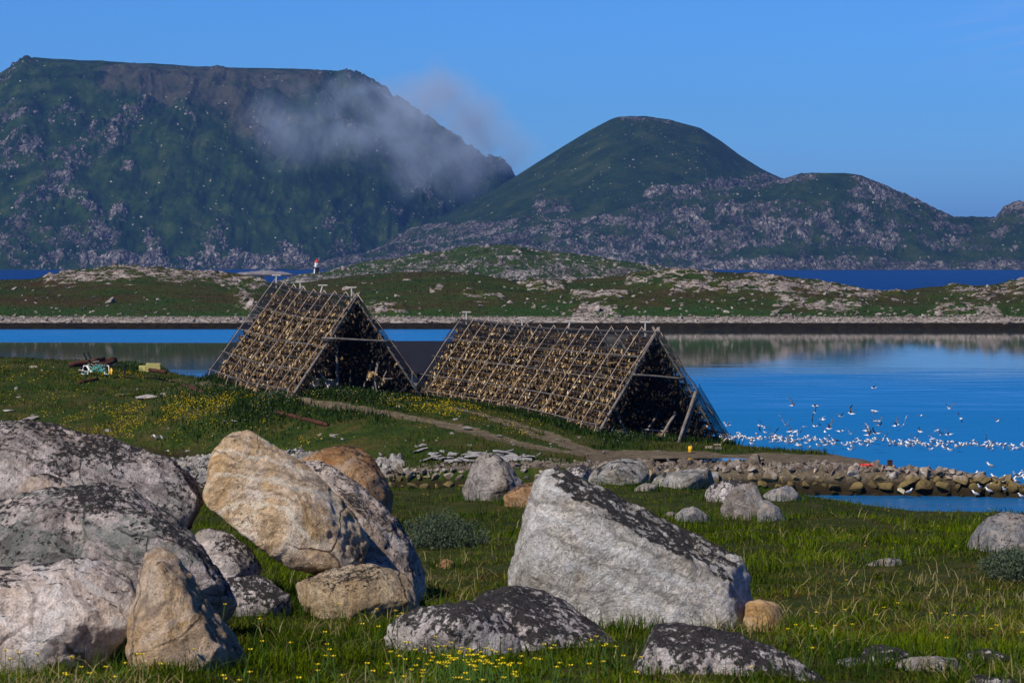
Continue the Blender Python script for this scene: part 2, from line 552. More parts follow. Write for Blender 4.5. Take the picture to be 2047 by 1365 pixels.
# ---- peninsula with the drying racks
TRACKS = [([(640, 806), (760, 822), (850, 838), (930, 858), (1010, 880), (1100, 899), (1180, 911), (1260, 917), (1380, 920)], 0.72),
          ([(915, 815), (960, 828), (1020, 842), (1085, 862), (1140, 886), (1200, 905), (1260, 914)], 0.5),
          ([(985, 838), (1040, 856), (1100, 880), (1160, 902), (1230, 916)], 0.40),
          ([(395, 764), (470, 779), (540, 793), (620, 806)], 0.35)]
xs = np.arange(-62, 34, 0.26); ds = np.arange(146, 266, 0.3)
D2, X2 = np.meshgrid(ds, xs, indexing='ij')
Z2 = z_point(X2, D2)
inside = inside_dist(X2, D2, _outline)


def seg_dist(x, y, pts):
    dm = np.full(x.shape, 1e9)
    for a, b in zip(pts[:-1], pts[1:]):
        ex, ey = b[0] - a[0], b[1] - a[1]
        t = np.clip(((x - a[0]) * ex + (y - a[1]) * ey) / (ex * ex + ey * ey + 1e-9), 0, 1)
        dm = np.minimum(dm, np.hypot(x - a[0] - t * ex, y - a[1] - t * ey))
    return dm


track_pts = [([(lambda h: (h.x, h.y))(hit_point(*p)) for p in pl], w) for pl, w in TRACKS]


def dirt_mask(x, d):
    k = np.zeros(x.shape)
    for pl, w in track_pts:
        k = np.maximum(k, 1 - sstep(w * 0.55, w * 1.5, seg_dist(x, d, pl) + fbm(x * 0.7, d * 0.7, 3.0, 3) * 0.35))
    px = x / d * FOCAL + MIDX
    lot = sstep(1120, 1230, px) * (1 - sstep(164 - 2.5, 166 - 2.5, d + fbm(x * 0.3, d * 0.3, 7.0, 3) * 2.2 + np.clip(px - 1500, 0, 400) * -0.012))
    k = np.maximum(k, lot)
    k = np.maximum(k, sstep(1560, 1760, px) * sstep(176, 168, d))
    return k


dirt = dirt_mask(X2, D2)
Z2 = Z2 - 0.07 * sstep(0.3, 1, dirt) * (1 - sstep(1.0, 0, inside))
m, nt, out = newmat('peninsula turf')
v = coords(nt, 'World')
n1 = noi(nt, v, 0.35, 7, 0.68); n2 = noi(nt, v, 2.6, 6, 0.7)
grass = ramp(nt, n1, [(0.34, (0.016, 0.036, 0.004)), (0.48, (0.035, 0.058, 0.008)), (0.58, (0.06, 0.06, 0.014)), (0.72, (0.10, 0.075, 0.026))])
grass = mix(nt, 0.8, grass, ramp(nt, n2, [(0.3, 0.45), (0.55, 1.05), (0.72, 1.5)]), 'MULTIPLY')
soil = ramp(nt, noi(nt, v, 1.6, 8, 0.7), [(0.3, (0.06, 0.045, 0.028)), (0.5, (0.125, 0.098, 0.062)), (0.7, (0.20, 0.165, 0.115))])
peb = nd(nt, 'ShaderNodeTexVoronoi', Vector=v, Scale=7.0).outputs
soil = mix(nt, ramp(nt, peb[0], [(0.12, 0.55), (0.3, 0.0)]), soil, (0.36, 0.33, 0.29))
dm = mth(nt, 'ADD', attr(nt, 'dirt'), mth(nt, 'MULTIPLY', mth(nt, 'SUBTRACT', n2, 0.5), 0.9))
col = mix(nt, ramp(nt, dm, [(0.38, 0.0), (0.62, 1.0)]), grass, soil)
zz = nd(nt, 'ShaderNodeSeparateXYZ', Vector=v).outputs[2]
shore = mth(nt, 'ADD', zz, mth(nt, 'MULTIPLY', mth(nt, 'SUBTRACT', n2, 0.5), 0.8))
col = mix(nt, ramp(nt, shore, [(0.25, 1.0), (0.62, 0.85), (1.0, 0.0)]), col, (0.028, 0.020, 0.010))
finish(nt, out, col, 1.0, mth(nt, 'ADD', n2, mth(nt, 'MULTIPLY', noi(nt, v, 9, 5, 0.7), 0.5)), 0.9, 0.18, 0.1)
link('peninsula_ground', mesh_np('peninsula_ground', np.stack([X2, D2, Z2], -1).reshape(-1, 3), Q=grid_faces(len(ds), len(xs)), attrs={'dirt': dirt}), m)['kind'] = 'structure'


# ---- far terrain built on a fan of columns (azimuth x distance)
def poly_dist(u, y, pts):
    return seg_dist(u, y, pts)


def blobs(u, y, items):
    k = np.zeros(u.shape)
    for pts, r in items: k = np.maximum(k, np.clip(1.25 - poly_dist(u, y, pts) / (r * 1.5), 0, 1))
    return k


def crest_fn(pts):
    a = np.array(pts, float)
    return lambda u: np.interp(u, a[:, 0], a[:, 1])


# island across the lagoon
isl_crest = crest_fn([(-150, 566), (0, 561), (60, 559), (110, 555), (170, 545), (235, 538), (290, 540), (330, 543), (430, 550), (500, 561), (545, 568), (600, 566), (640, 560), (700, 552), (800, 546), (880, 544),
                      (950, 548), (1010, 557), (1060, 562), (1150, 560), (1250, 553), (1300, 545), (1340, 540), (1400, 541), (1480, 546), (1560, 556), (1640, 568), (1700, 580), (1745, 587),
                      (1800, 581), (1860, 575), (1950, 571), (2010, 569), (2047, 563), (2200, 552)])
ISL_ROCK = [([(100, 560), (200, 553), (280, 549), (400, 556), (520, 570)], 13), ([(230, 542), (330, 549), (430, 556)], 9), ([(1060, 570), (1120, 575)], 8),
            ([(1260, 562), (1340, 552), (1420, 556)], 10), ([(1330, 570), (1420, 575), (1520, 575), (1600, 585)], 11), ([(1500, 560), (1580, 575), (1680, 585), (1740, 595)], 13),
            ([(1560, 600), (1640, 615), (1720, 610)], 9), ([(1740, 595), (1800, 590)], 6), ([(740, 620), (800, 625)], 12), ([(1160, 628), (1225, 630)], 15), ([(1880, 625), (1990, 622)], 14),
            ([(1900, 580), (1960, 590), (2047, 575)], 9), ([(480, 590), (505, 615)], 14), ([(930, 590), (1000, 597)], 7), ([(1150, 588), (1250, 590)], 7)]


def isl_height(u, d):
    x = (u - MIDX) / FOCAL * d
    dc = 655 + 25 * np.sin(u * 0.004)
    zc = EYE - (isl_crest(u) - HORIZON) / FOCAL * dc
    t = (d - 536) / (dc - 536)
    bank = np.interp(d, [515, 524, 526.5, 529, 531, 536], [-1.2, -0.4, 0.3, 1.15, 1.7, 2.1])
    body = 2.1 + (zc - 2.1) * np.where(t < 1, np.sin(np.clip(t, 0, 1) * np.pi / 2) ** 0.85, 1) - np.clip(t - 1, 0, None) ** 1.5 * 11
    z = np.where(d < 536, bank, np.where(t < 1, body, body))
    yy = HORIZON + (EYE - z) / d * FOCAL
    rock = blobs(u, yy, ISL_ROCK) * (t < 1.2)
    env = sstep(0.02, 0.2, t) * sstep(1.15, 0.75, t)
    z = z + fbm(x * 0.035, d * 0.05, 3.0, 4) * 0.9 * env
    n = fbm(x * 0.16, d * 0.2, 6.0, 5, 0.55, True)
    z = z + rock * (n * 0.55 + np.floor(fbm(x * 0.25, d * 0.25, 2.0, 3) * 3) * 0.28) * sstep(1.3, 0.9, t)
    z = z + fbm(x * 0.5, d * 0.5, 9.0, 3) * np.where((d > 524) & (d < 540), 0.16, 0.08)
    return z, rock, x


def z_island(x, d):
    x, d = np.broadcast_arrays(np.asarray(x, float), np.asarray(d, float))
    return isl_height(x / d * FOCAL + MIDX, d)[0]


us = np.linspace(-160, 2210, 900)
ds = np.concatenate([np.linspace(515, 545, 50), np.linspace(546, 720, 190), np.linspace(725, 860, 20)])
D2, U2 = np.meshgrid(ds, us, indexing='ij')
Z2, rock, X2 = isl_height(U2, D2)
m, nt, out = newmat('island ground')
v = coords(nt, 'World')
zz = nd(nt, 'ShaderNodeSeparateXYZ', Vector=v).outputs[2]
n1 = noi(nt, v, 0.06, 7, 0.62); n2 = noi(nt, v, 0.8, 6, 0.7)
heath = ramp(nt, n1, [(0.36, (0.020, 0.040, 0.006)), (0.47, (0.034, 0.046, 0.008)), (0.56, (0.042, 0.038, 0.010)), (0.68, (0.045, 0.028, 0.011))])
heath = mix(nt, 0.7, heath, ramp(nt, n2, [(0.3, 0.5), (0.55, 1.05), (0.72, 1.6)]), 'MULTIPLY')
low = mth(nt, 'ADD', zz, mth(nt, 'MULTIPLY', mth(nt, 'SUBTRACT', n1, 0.5), 6.0))
heath = mix(nt, ramp(nt, mth(nt, 'DIVIDE', low, 10.0), [(0.30, 0.75), (0.45, 0.0)]), heath, (0.022, 0.058, 0.010))
w = nd(nt, 'ShaderNodeTexNoise', Vector=v, Scale=0.35, Detail=4).outputs[1]
vv = mix(nt, 0.6, nd(nt, 'ShaderNodeMapping', Vector=v, Scale=(0.55, 0.55, 1.0)).outputs[0], w, 'ADD')
vo = nd(nt, 'ShaderNodeTexVoronoi', Vector=vv, Scale=0.9, feature='DISTANCE_TO_EDGE').outputs[0]
rk = ramp(nt, noi(nt, v, 0.4, 7, 0.66), [(0.33, (0.14, 0.10, 0.085)), (0.5, (0.26, 0.22, 0.20)), (0.68, (0.42, 0.385, 0.36))])
rk = mix(nt, ramp(nt, vo, [(0.0, 1.0), (0.09, 0.0)]), rk, (0.04, 0.035, 0.03))
rm = mth(nt, 'ADD', attr(nt, 'rock'), mth(nt, 'MULTIPLY', mth(nt, 'SUBTRACT', noi(nt, nd(nt, 'ShaderNodeMapping', Vector=v, Scale=(0.5, 0.7, 1.6)).outputs[0], 0.42, 6, 0.6), 0.53), 4.6))
col = mix(nt, ramp(nt, rm, [(0.74, 0.0), (0.82, 1.0)]), heath, rk)
peb = nd(nt, 'ShaderNodeTexVoronoi', Vector=v, Scale=1.9).outputs
pc = ramp(nt, nd(nt, 'ShaderNodeSeparateColor', i0=peb[1]).outputs[0], [(0.0, (0.09, 0.075, 0.06)), (0.5, (0.22, 0.19, 0.165)), (1.0, (0.38, 0.35, 0.325))])
zs = mth(nt, 'ADD', zz, mth(nt, 'MULTIPLY', mth(nt, 'SUBTRACT', n2, 0.5), 0.5))
col = mix(nt, ramp(nt, mth(nt, 'DIVIDE', zs, 4.0), [(0.50, 1.0), (0.57, 0.0)]), col, pc)
kelp = ramp(nt, noi(nt, v, 0.9, 6, 0.7), [(0.4, (0.006, 0.005, 0.004)), (0.62, (0.020, 0.014, 0.005)), (0.75, (0.05, 0.036, 0.012))])
col = mix(nt, ramp(nt, mth(nt, 'DIVIDE', zs, 4.0), [(0.265, 1.0), (0.30, 0.0)]), col, kelp)
bp = mth(nt, 'ADD', n2, mth(nt, 'MULTIPLY', vo, attr(nt, 'rock')))
finish(nt, out, col, 1.0, bp, 0.8, 0.5, 0.1)
link('island_ground', mesh_np('island_ground', np.stack([X2, D2, Z2], -1).reshape(-1, 3), Q=grid_faces(len(ds), len(us)), attrs={'rock': rock}), m)['kind'] = 'structure'
ISLAND_ROCK_MAT = m


# rocky island with the lighthouse
isl2_crest = crest_fn([(500, 600), (545, 567), (575, 558), (610, 551), (640, 549), (690, 540), (750, 529), (800, 522), (850, 515), (900, 507), (950, 500), (1000, 497), (1050, 503), (1100, 512), (1150, 518),
                       (1200, 523), (1260, 531), (1320, 538), (1360, 546), (1420, 570)])


def isl2_height(u, d):
    x = (u - MIDX) / FOCAL * d
    dc = 1360.0
    zc = EYE - (isl2_crest(u) - HORIZON) / FOCAL * dc
    t = np.clip((d - 1230) / (dc - 1230), -0.3, 2)
    z = np.where(t < 1, zc * np.sign(t) * np.abs(np.sin(np.clip(t, -0.3, 1) * np.pi / 2)) ** 0.62, zc - (t - 1) ** 1.5 * 30)
    n = fbm(x * 0.05, d * 0.05, 3.0, 5, 0.55, True)
    k = np.where(t > 0, 1, 0) * sstep(1.25, 0.85, t)
    z = z + k * (n * 1.3 + fbm(x * 0.02, d * 0.02, 8.0, 3) * 1.2 + np.floor(fbm(x * 0.09, d * 0.09, 5.0, 3) * 3) * 0.5) * np.clip(zc / 10, 0, 1)
    rock = np.clip(0.74 - 0.52 * t + 0.25 * (z < 6) + 0.2 * n, 0, 1)
    return z, rock, x


us = np.linspace(500, 1430, 420); ds = np.linspace(1222, 1500, 190)
D2, U2 = np.meshgrid(ds, us, indexing='ij')
Z2, rock, X2 = isl2_height(U2, D2)


def far_mat(name, grass, rocks, sc, patch, cut, bumpd, heath=None, spots=0.0, strata=False, contrast=2.6):
    m, nt, out = newmat(name)
    v = coords(nt, 'World')
    n2 = noi(nt, v, sc * 3, 6, 0.68)
    g = ramp(nt, noi(nt, v, sc * 0.5, 7, 0.62), [(0.32, grass[0]), (0.5, grass[1]), (0.68, grass[2])])
    g = mix(nt, 0.6, g, ramp(nt, n2, [(0.3, 0.6), (0.55, 1.05), (0.72, 1.5)]), 'MULTIPLY')
    if heath: g = mix(nt, ramp(nt, mth(nt, 'ADD', attr(nt, 'heath'), mth(nt, 'MULTIPLY', mth(nt, 'SUBTRACT', noi(nt, v, sc * 0.5, 8, 0.75), 0.5), 3.4)), [(0.35, 0.0), (1.0, 0.72)]), g, heath)
    w = nd(nt, 'ShaderNodeTexNoise', Vector=v, Scale=sc * 1.2, Detail=4).outputs[1]
    vs = nd(nt, 'ShaderNodeMapping', Vector=v, Scale=(sc, sc, sc * (0.6 if strata else 1.2))).outputs[0]
    vo = nd(nt, 'ShaderNodeTexVoronoi', Vector=mix(nt, 0.7, vs, w, 'ADD'), Scale=2.4, feature='DISTANCE_TO_EDGE').outputs[0]
    rk = ramp(nt, noi(nt, v, sc * 2.2, 8, 0.7), [(0.33, rocks[0]), (0.5, rocks[1]), (0.68, rocks[2])])
    str_ = noi(nt, nd(nt, 'ShaderNodeMapping', Vector=v, Rotation=(0, 0.35, 0), Scale=(1.6, 0.6, 0.55)).outputs[0], sc * 4.5, 7, 0.7, 0.5)
    rk = mix(nt, 0.9, rk, ramp(nt, str_, [(0.36, 0.28), (0.48, 0.85), (0.62, 1.35)]), 'MULTIPLY')
    rk = mix(nt, mth(nt, 'MULTIPLY', ramp(nt, vo, [(0.0, 0.8), (0.07, 0.0)]), ramp(nt, str_, [(0.45, 1.0), (0.6, 0.0)])), rk, tuple(c * 0.22 for c in rocks[0]))
    rk = mix(nt, 1.0, rk, ramp(nt, noi(nt, nd(nt, 'ShaderNodeMapping', Vector=v, Rotation=(0, -0.4, 0), Scale=(0.7, 0.5, 1.5)).outputs[0], sc * 0.55, 5, 0.65), [(0.36, 0.42), (0.5, 0.95), (0.64, 1.45)]), 'MULTIPLY')
    pm = noi(nt, nd(nt, 'ShaderNodeMapping', Vector=v, Scale=(1, 1, 0.8)).outputs[0], patch, 8, 0.66)
    rm = mth(nt, 'ADD', attr(nt, 'rock'), mth(nt, 'ADD', mth(nt, 'MULTIPLY', mth(nt, 'SUBTRACT', pm, 0.5), contrast), mth(nt, 'MULTIPLY', mth(nt, 'SUBTRACT', noi(nt, nd(nt, 'ShaderNodeMapping', Vector=v, Rotation=(0, 0.5, 0), Scale=(1.5, 0.7, 0.7)).outputs[0], patch * 4.5, 5, 0.7), 0.5), 2.0)))
    rf = ramp(nt, rm, [(cut - 0.03, 0.0), (cut + 0.15, 1.0)])
    col = mix(nt, rf, g, rk)
    if spots:
        sp = nd(nt, 'ShaderNodeTexVoronoi', Vector=v, Scale=spots).outputs
        rr = nd(nt, 'ShaderNodeSeparateColor', i0=sp[1]).outputs
        sz = mth(nt, 'MULTIPLY', mth(nt, "POWER", rr[0], 2.7), 0.28)
        dot = mth(nt, 'LESS_THAN', sp[0], mth(nt, 'MULTIPLY', sz, ramp(nt, noi(nt, v, sc * 0.8, 4), [(0.40, 0.0), (0.56, 1.0)])))
        col = mix(nt, dot, col, rocks[2])
    b = mth(nt, 'ADD', mth(nt, 'MULTIPLY', n2, 0.6), mth(nt, 'MULTIPLY', mth(nt, 'MINIMUM', vo, 0.25), mth(nt, 'MULTIPLY', rf, 2.5)))
    finish(nt, out, col, 1.0, b, 0.9, bumpd, 0.05)
    return m


m = far_mat('rocky island', [(0.018, 0.040, 0.010), (0.028, 0.050, 0.012), (0.05, 0.055, 0.02)], [(0.11, 0.10, 0.10), (0.22, 0.205, 0.20), (0.36, 0.34, 0.33)], 0.16, 0.12, 0.84, 1.2)
link('rocky_island_ground', mesh_np('rocky_island_ground', np.stack([X2, D2, Z2], -1).reshape(-1, 3), Q=grid_faces(len(ds), len(us)), attrs={'rock': rock}), m)['kind'] = 'structure'

# flat plateau mountain on the left
mt_crest = crest_fn([(-300, 270), (-160, 225), (-60, 180), (0, 150), (40, 125), (68, 115), (110, 118), (200, 122), (300, 127), (400, 133), (500, 136), (600, 138), (660, 142), (710, 150), (745, 162), (775, 185),
                     (800, 205), (850, 240), (900, 272), (940, 300), (970, 318), (1000, 322), (1015, 335), (1028, 356), (1060, 385), (1150, 430), (1250, 470), (1350, 500)])
mt_shore = crest_fn([(-300, 4650), (0, 4680), (300, 4740), (620, 4880), (900, 5130), (1350, 5600)])
MT_ROCK = [([(310, 222), (250, 250), (190, 280), (110, 325)], 15), ([(255, 270), (190, 300), (110, 330)], 20), ([(130, 350), (80, 400), (50, 440), (20, 500)], 26), ([(95, 330), (120, 380)], 14), ([(10, 235), (60, 240)], 15),
           ([(110, 240), (160, 240)], 13), ([(60, 300), (10, 310)], 22), ([(0, 340), (70, 330)], 15), ([(0, 160), (50, 125)], 12), ([(-60, 190), (0, 160)], 14), ([(240, 440), (225, 490)], 14), ([(435, 480), (430, 540)], 18),
           ([(0, 520), (200, 528), (500, 533), (700, 530)], 14), ([(300, 480), (330, 525)], 15), ([(620, 160), (650, 158)], 8), ([(700, 165), (745, 170), (770, 200)], 13), ([(650, 215), (735, 290), (770, 320)], 10),
           ([(800, 210), (870, 260), (940, 305), (1000, 340)], 10), ([(960, 325), (1020, 350)], 16), ([(500, 275), (530, 300)], 14), ([(840, 395), (870, 425)], 16), ([(660, 460), (700, 520)], 18), ([(780, 430), (800, 440)], 10),
           ([(95, 495), (210, 500)], 16), ([(560, 515), (620, 525)], 14), ([(370, 240), (390, 250)], 7), ([(240, 345), (260, 350)], 10), ([(150, 400), (200, 470)], 14)]
MT_HEATH = [([(230, 165), (420, 165), (620, 165)], 32), ([(300, 190), (450, 215), (560, 240)], 30), ([(480, 250), (530, 290)], 22)]


def mt_height(u, t):
    s = mt_shore(u); dc = s + 850
    d = s + t * 850
    x = (u - MIDX) / FOCAL * d
    zc = EYE - (mt_crest(u) - HORIZON) / FOCAL * dc
    prof = np.interp(t, [-0.05, 0, 0.03, 0.12, 0.3, 0.5, 0.68, 0.82, 1.0], [-0.02, 0, 0.035, 0.13, 0.36, 0.62, 0.83, 0.935, 1.0])
    z = np.where(t <= 1, zc * prof, zc - (t - 1) * 90 - (t - 1) ** 2 * 200)
    yy = HORIZON + (EYE - z) / d * FOCAL
    rock = blobs(u, yy, MT_ROCK)
    heath = blobs(u, yy, MT_HEATH)
    env = sstep(0.0, 0.12, t) * sstep(1.0, 0.72, t)
    g = fbm(x * 0.0032, d * 0.0016, 3.0, 4, 0.5)
    wx = x + 60 * fbm(x * 0.004, t * 2.0, 9.0, 3)
    rib = fbm(wx * 0.011, t * 1.5, 3.0, 5, 0.55, True)
    z = z + env * rib * 9 + env * g * 12 + sstep(0, 0.05, t) * sstep(1.0, 0.8, t) * fbm(x * 0.012, d * 0.012, 5.0, 5, 0.55) * 13
    z = z + rock * sstep(0, 0.02, t) * sstep(1.02, 0.85, t) * fbm(x * 0.03, d * 0.02, z * 0.03, 4, 0.55, True) * 9
    z = z + sstep(0.8, 1.0, t) * fbm(x * 0.02, d * 0.02, 8.0, 4) * 1.5 + rock * sstep(0.85, 1, t) * fbm(x * 0.05, d * 0.02, 8.0, 3) * 5
    return x, d, z, np.clip(rock * (0.75 + 0.5 * rib) + 0.10 * env * sstep(0.25, 0.7, rib), 0, 1), heath


us = np.linspace(-300, 1350, 720); ts = np.concatenate([np.linspace(-0.05, 1.0, 260), np.linspace(1.03, 1.8, 14)])
T2, U2 = np.meshgrid(ts, us, indexing='ij')
X2, D2, Z2, rock, heath = mt_height(U2, T2)
zfrac = np.clip(Z2 / 300, 0, 1)
rock = np.clip(rock * 0.85 + 0.12 * (1 - zfrac), 0, 1)
m = far_mat('mountain slope', [(0.005, 0.014, 0.002), (0.013, 0.030, 0.004), (0.036, 0.058, 0.010)], [(0.05, 0.044, 0.042), (0.125, 0.112, 0.108), (0.32, 0.29, 0.27)], 0.040, 0.030, 0.95, 6.0, heath=(0.062, 0.052, 0.040), spots=0.11, contrast=3.4)
link('mountain', mesh_np('mountain', np.stack([X2, D2, Z2], -1).reshape(-1, 3), Q=grid_faces(len(ts), len(us)), attrs={'rock': rock, 'heath': heath}), m)['kind'] = 'structure'

# round hill with the cliff shoulder
hill_a = crest_fn([(560, 600), (640, 552), (700, 520), (780, 480), (860, 443), (920, 412), (980, 383), (1030, 353), (1080, 321), (1130, 290), (1180, 260), (1220, 239), (1250, 234), (1290, 232), (1340, 240), (1400, 256),
                   (1440, 281), (1480, 311), (1520, 336), (1560, 357), (1620, 380), (1700, 420), (1800, 460), (1900, 490), (2300, 520)])
hill_b = crest_fn([(560, 600), (620, 545), (680, 520), (760, 500), (860, 480), (1000, 455), (1100, 440), (1250, 415), (1330, 392), (1450, 378), (1555, 362), (1600, 350), (1640, 346), (1690, 346), (1720, 352), (1760, 368),
                   (1800, 385), (1850, 410), (1900, 434), (1960, 437), (1990, 440), (2005, 424), (2025, 412), (2047, 408), (2120, 385), (2300, 400)])
HILL_LINE = crest_fn([(500, 480), (600, 490), (760, 470), (860, 455), (1000, 440), (1150, 432), (1250, 420), (1330, 385), (1450, 395), (1500, 402), (1650, 402), (1700, 380), (1740, 365), (1850, 400), (1960, 425), (2000, 400), (2300, 380)])


def blocks(x, d):
    """Jointed blocks and ledges: a random height for every warped cell."""
    r = 0
    for sx, sd, a, o in ((34.0, 30.0, 0.6, 0.0), (15.0, 13.0, 0.4, 40.0)):
        wx = x / sx + 0.7 * fbm(x / sx * 0.7, d / sd * 0.7, 2.0 + o, 3); wd = d / sd + 0.7 * fbm(x / sx * 0.7, d / sd * 0.7, 6.0 + o, 3)
        i, j = np.floor(wx + o).astype(int), np.floor(wd + wx * 0.35).astype(int)
        r = r + a * (_perm[(_perm[i & 4095] + j) & 4095] / 4096.0 - 0.5)
    return r


def hill_height(u, d):
    x = (u - MIDX) / FOCAL * d
    s0 = 4600.0
    za = EYE - (hill_a(u) - HORIZON) / FOCAL * 5350
    zb = EYE - (hill_b(u) - HORIZON) / FOCAL * 4930
    ta = (d - s0) / 750; tb = (d - s0) / 330
    pa = np.interp(ta, [-0.05, 0, 0.06, 0.3, 0.6, 0.85, 1.0], [-0.02, 0, 0.05, 0.36, 0.70, 0.92, 1.0])
    pb = np.interp(tb, [-0.1, 0, 0.06, 0.16, 0.26, 0.55, 0.8, 1.0], [-0.03, 0, 0.05, 0.10, 0.20, 0.70, 0.92, 1.0])
    A = np.where(ta <= 1, za * pa, za - (ta - 1) * 220)
    B = np.where(tb <= 1, zb * pb, zb - (tb - 1) * 60)
    z = np.maximum(A, B)
    yy = HORIZON + (EYE - z) / d * FOCAL
    rock = sstep(-6, 10, yy - HILL_LINE(u)) * np.interp(u, [600, 1200, 1300, 1480, 1700, 1800, 2200], [0.85, 0.85, 0.8, 0.85, 0.78, 0.7, 0.62])
    rock = rock * (1 - 0.6 * sstep(500, 510, yy) * sstep(526, 520, yy) * sstep(1350, 1500, u))
    rock = np.maximum(rock, sstep(523, 529, yy))
    rock = np.maximum(rock, blobs(u, yy, [([(1300, 395), (1420, 375), (1560, 362), (1620, 352)], 12), ([(1230, 236), (1340, 246)], 5), ([(1080, 410), (1130, 415)], 16), ([(1720, 365), (1800, 390), (1880, 430)], 18), ([(2000, 425), (2060, 425)], 30)]))
    lo = np.minimum(ta, 1)
    env = sstep(0, 0.06, ta)
    top = np.where(A > B, sstep(1.0, 0.8, ta), sstep(1.0, 0.75, tb))
    z = z + env * top * (fbm(x * 0.006, d * 0.004, 3.0, 4) * 10 + fbm(x * 0.02, d * 0.02, 5.0, 4) * 3.0)
    z = z + rock * env * (0.25 + 0.75 * top) * (fbm(x * 0.03, d * 0.02, z * 0.03, 5, 0.58, True) * 6 + blocks(x, d) * 7)
    return x, z, rock


us = np.linspace(540, 2260, 860); ds = np.concatenate([np.linspace(4575, 4960, 220), np.linspace(4963, 5360, 110), np.linspace(5380, 5900, 10)])
D2, U2 = np.meshgrid(ds, us, indexing='ij')
X2, Z2, rock = hill_height(U2, D2)
m = far_mat('hill slope', [(0.006, 0.015, 0.002), (0.013, 0.027, 0.004), (0.032, 0.046, 0.008)], [(0.04, 0.036, 0.035), (0.11, 0.10, 0.096), (0.29, 0.26, 0.24)], 0.042, 0.028, 0.74, 6.0, spots=0.14, strata=True, contrast=3.4)
link('hill', mesh_np('hill', np.stack([X2, D2, Z2], -1).reshape(-1, 3), Q=grid_faces(len(ds), len(us)), attrs={'rock': rock}), m)['kind'] = 'structure'

# low skerry under the mountain
b = []
us = np.linspace(420, 600, 90); ds = np.linspace(2480, 2600, 30)
D2, U2 = np.meshgrid(ds, us, indexing='ij')
X2 = (U2 - MIDX) / FOCAL * D2
Z2 = -1.0 + 5.5 * np.clip(1 - ((U2 - 530) / 75) ** 2, 0, 1) * np.sin(np.clip((D2 - 2480) / 120, 0, 1) * np.pi) + fbm(X2 * 0.08, D2 * 0.05, 0, 4) * 1.4
mm, nt, out = newmat('skerry rock')
v = coords(nt, 'World')
col = ramp(nt, noi(nt, v, 0.25, 7, 0.68), [(0.35, (0.10, 0.09, 0.085)), (0.65, (0.34, 0.31, 0.29))])
zz = nd(nt, 'ShaderNodeSeparateXYZ', Vector=v).outputs[2]
col = mix(nt, ramp(nt, mth(nt, 'DIVIDE', zz, 5.0), [(0.2, 1.0), (0.4, 0.0)]), col, (0.02, 0.016, 0.012))
finish(nt, out, col, 1.0, noi(nt, v, 0.5, 6), 0.8, 1.0)
link('skerry', mesh_np('skerry', np.stack([X2, D2, Z2], -1).reshape(-1, 3), Q=grid_faces(len(ds), len(us))), mm)['kind'] = 'structure'

# ---- water: one sheet out to the horizon
xs = np.array([-40000, -6000, -600, 0, 600, 6000, 40000.]); ds = np.array([-2000, 0, 100, 300, 700, 2000, 9000, 60000.])
D2, X2 = np.meshgrid(ds, xs, indexing='ij')
m, nt, out = newmat('sea water')
v = coords(nt, 'World')
sx = nd(nt, 'ShaderNodeSeparateXYZ', Vector=v).outputs
X, Y = sx[0], sx[1]
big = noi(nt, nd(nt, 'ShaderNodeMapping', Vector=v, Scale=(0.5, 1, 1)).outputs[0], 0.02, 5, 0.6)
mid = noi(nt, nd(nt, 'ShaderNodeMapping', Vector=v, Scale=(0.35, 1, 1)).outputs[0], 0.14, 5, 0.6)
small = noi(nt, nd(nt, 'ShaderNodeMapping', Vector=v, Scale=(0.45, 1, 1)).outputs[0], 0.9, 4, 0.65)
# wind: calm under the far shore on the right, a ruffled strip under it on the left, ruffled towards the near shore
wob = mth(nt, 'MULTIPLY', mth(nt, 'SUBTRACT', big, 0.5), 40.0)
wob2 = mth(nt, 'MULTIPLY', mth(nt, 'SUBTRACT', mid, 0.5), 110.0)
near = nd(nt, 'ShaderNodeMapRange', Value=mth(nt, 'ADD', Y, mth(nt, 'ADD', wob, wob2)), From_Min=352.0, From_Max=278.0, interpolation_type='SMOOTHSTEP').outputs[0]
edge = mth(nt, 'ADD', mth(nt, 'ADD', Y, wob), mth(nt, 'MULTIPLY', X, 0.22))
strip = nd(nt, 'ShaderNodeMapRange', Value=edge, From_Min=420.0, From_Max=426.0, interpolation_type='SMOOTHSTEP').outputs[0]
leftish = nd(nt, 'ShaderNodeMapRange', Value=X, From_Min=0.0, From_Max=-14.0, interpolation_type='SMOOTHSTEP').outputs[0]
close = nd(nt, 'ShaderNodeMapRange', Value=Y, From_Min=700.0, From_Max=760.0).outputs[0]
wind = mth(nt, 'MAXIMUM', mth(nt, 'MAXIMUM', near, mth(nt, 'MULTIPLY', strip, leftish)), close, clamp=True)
gust = nd(nt, 'ShaderNodeMapRange', Value=mth(nt, 'ADD', Y, mth(nt, 'MULTIPLY', mth(nt, 'SUBTRACT', mid, 0.5), 30.0)), From_Min=250.0, From_Max=225.0, interpolation_type='SMOOTHSTEP').outputs[0]
pond = nd(nt, 'ShaderNodeMapRange', Value=Y, From_Min=165.0, From_Max=150.0).outputs[0]
wind = mth(nt, 'MULTIPLY', wind, mth(nt, 'SUBTRACT', 1.0, mth(nt, 'MULTIPLY', pond, 0.35)))
rough = mth(nt, 'ADD', 0.035, mth(nt, 'MULTIPLY', wind, mth(nt, 'ADD', 0.30, mth(nt, 'MULTIPLY', gust, 0.18))))
rough = mth(nt, 'ADD', rough, mth(nt, 'MULTIPLY', close, 0.12))
streak = noi(nt, nd(nt, 'ShaderNodeMapping', Vector=v, Scale=(0.22, 1, 1)).outputs[0], 0.32, 5, 0.7)
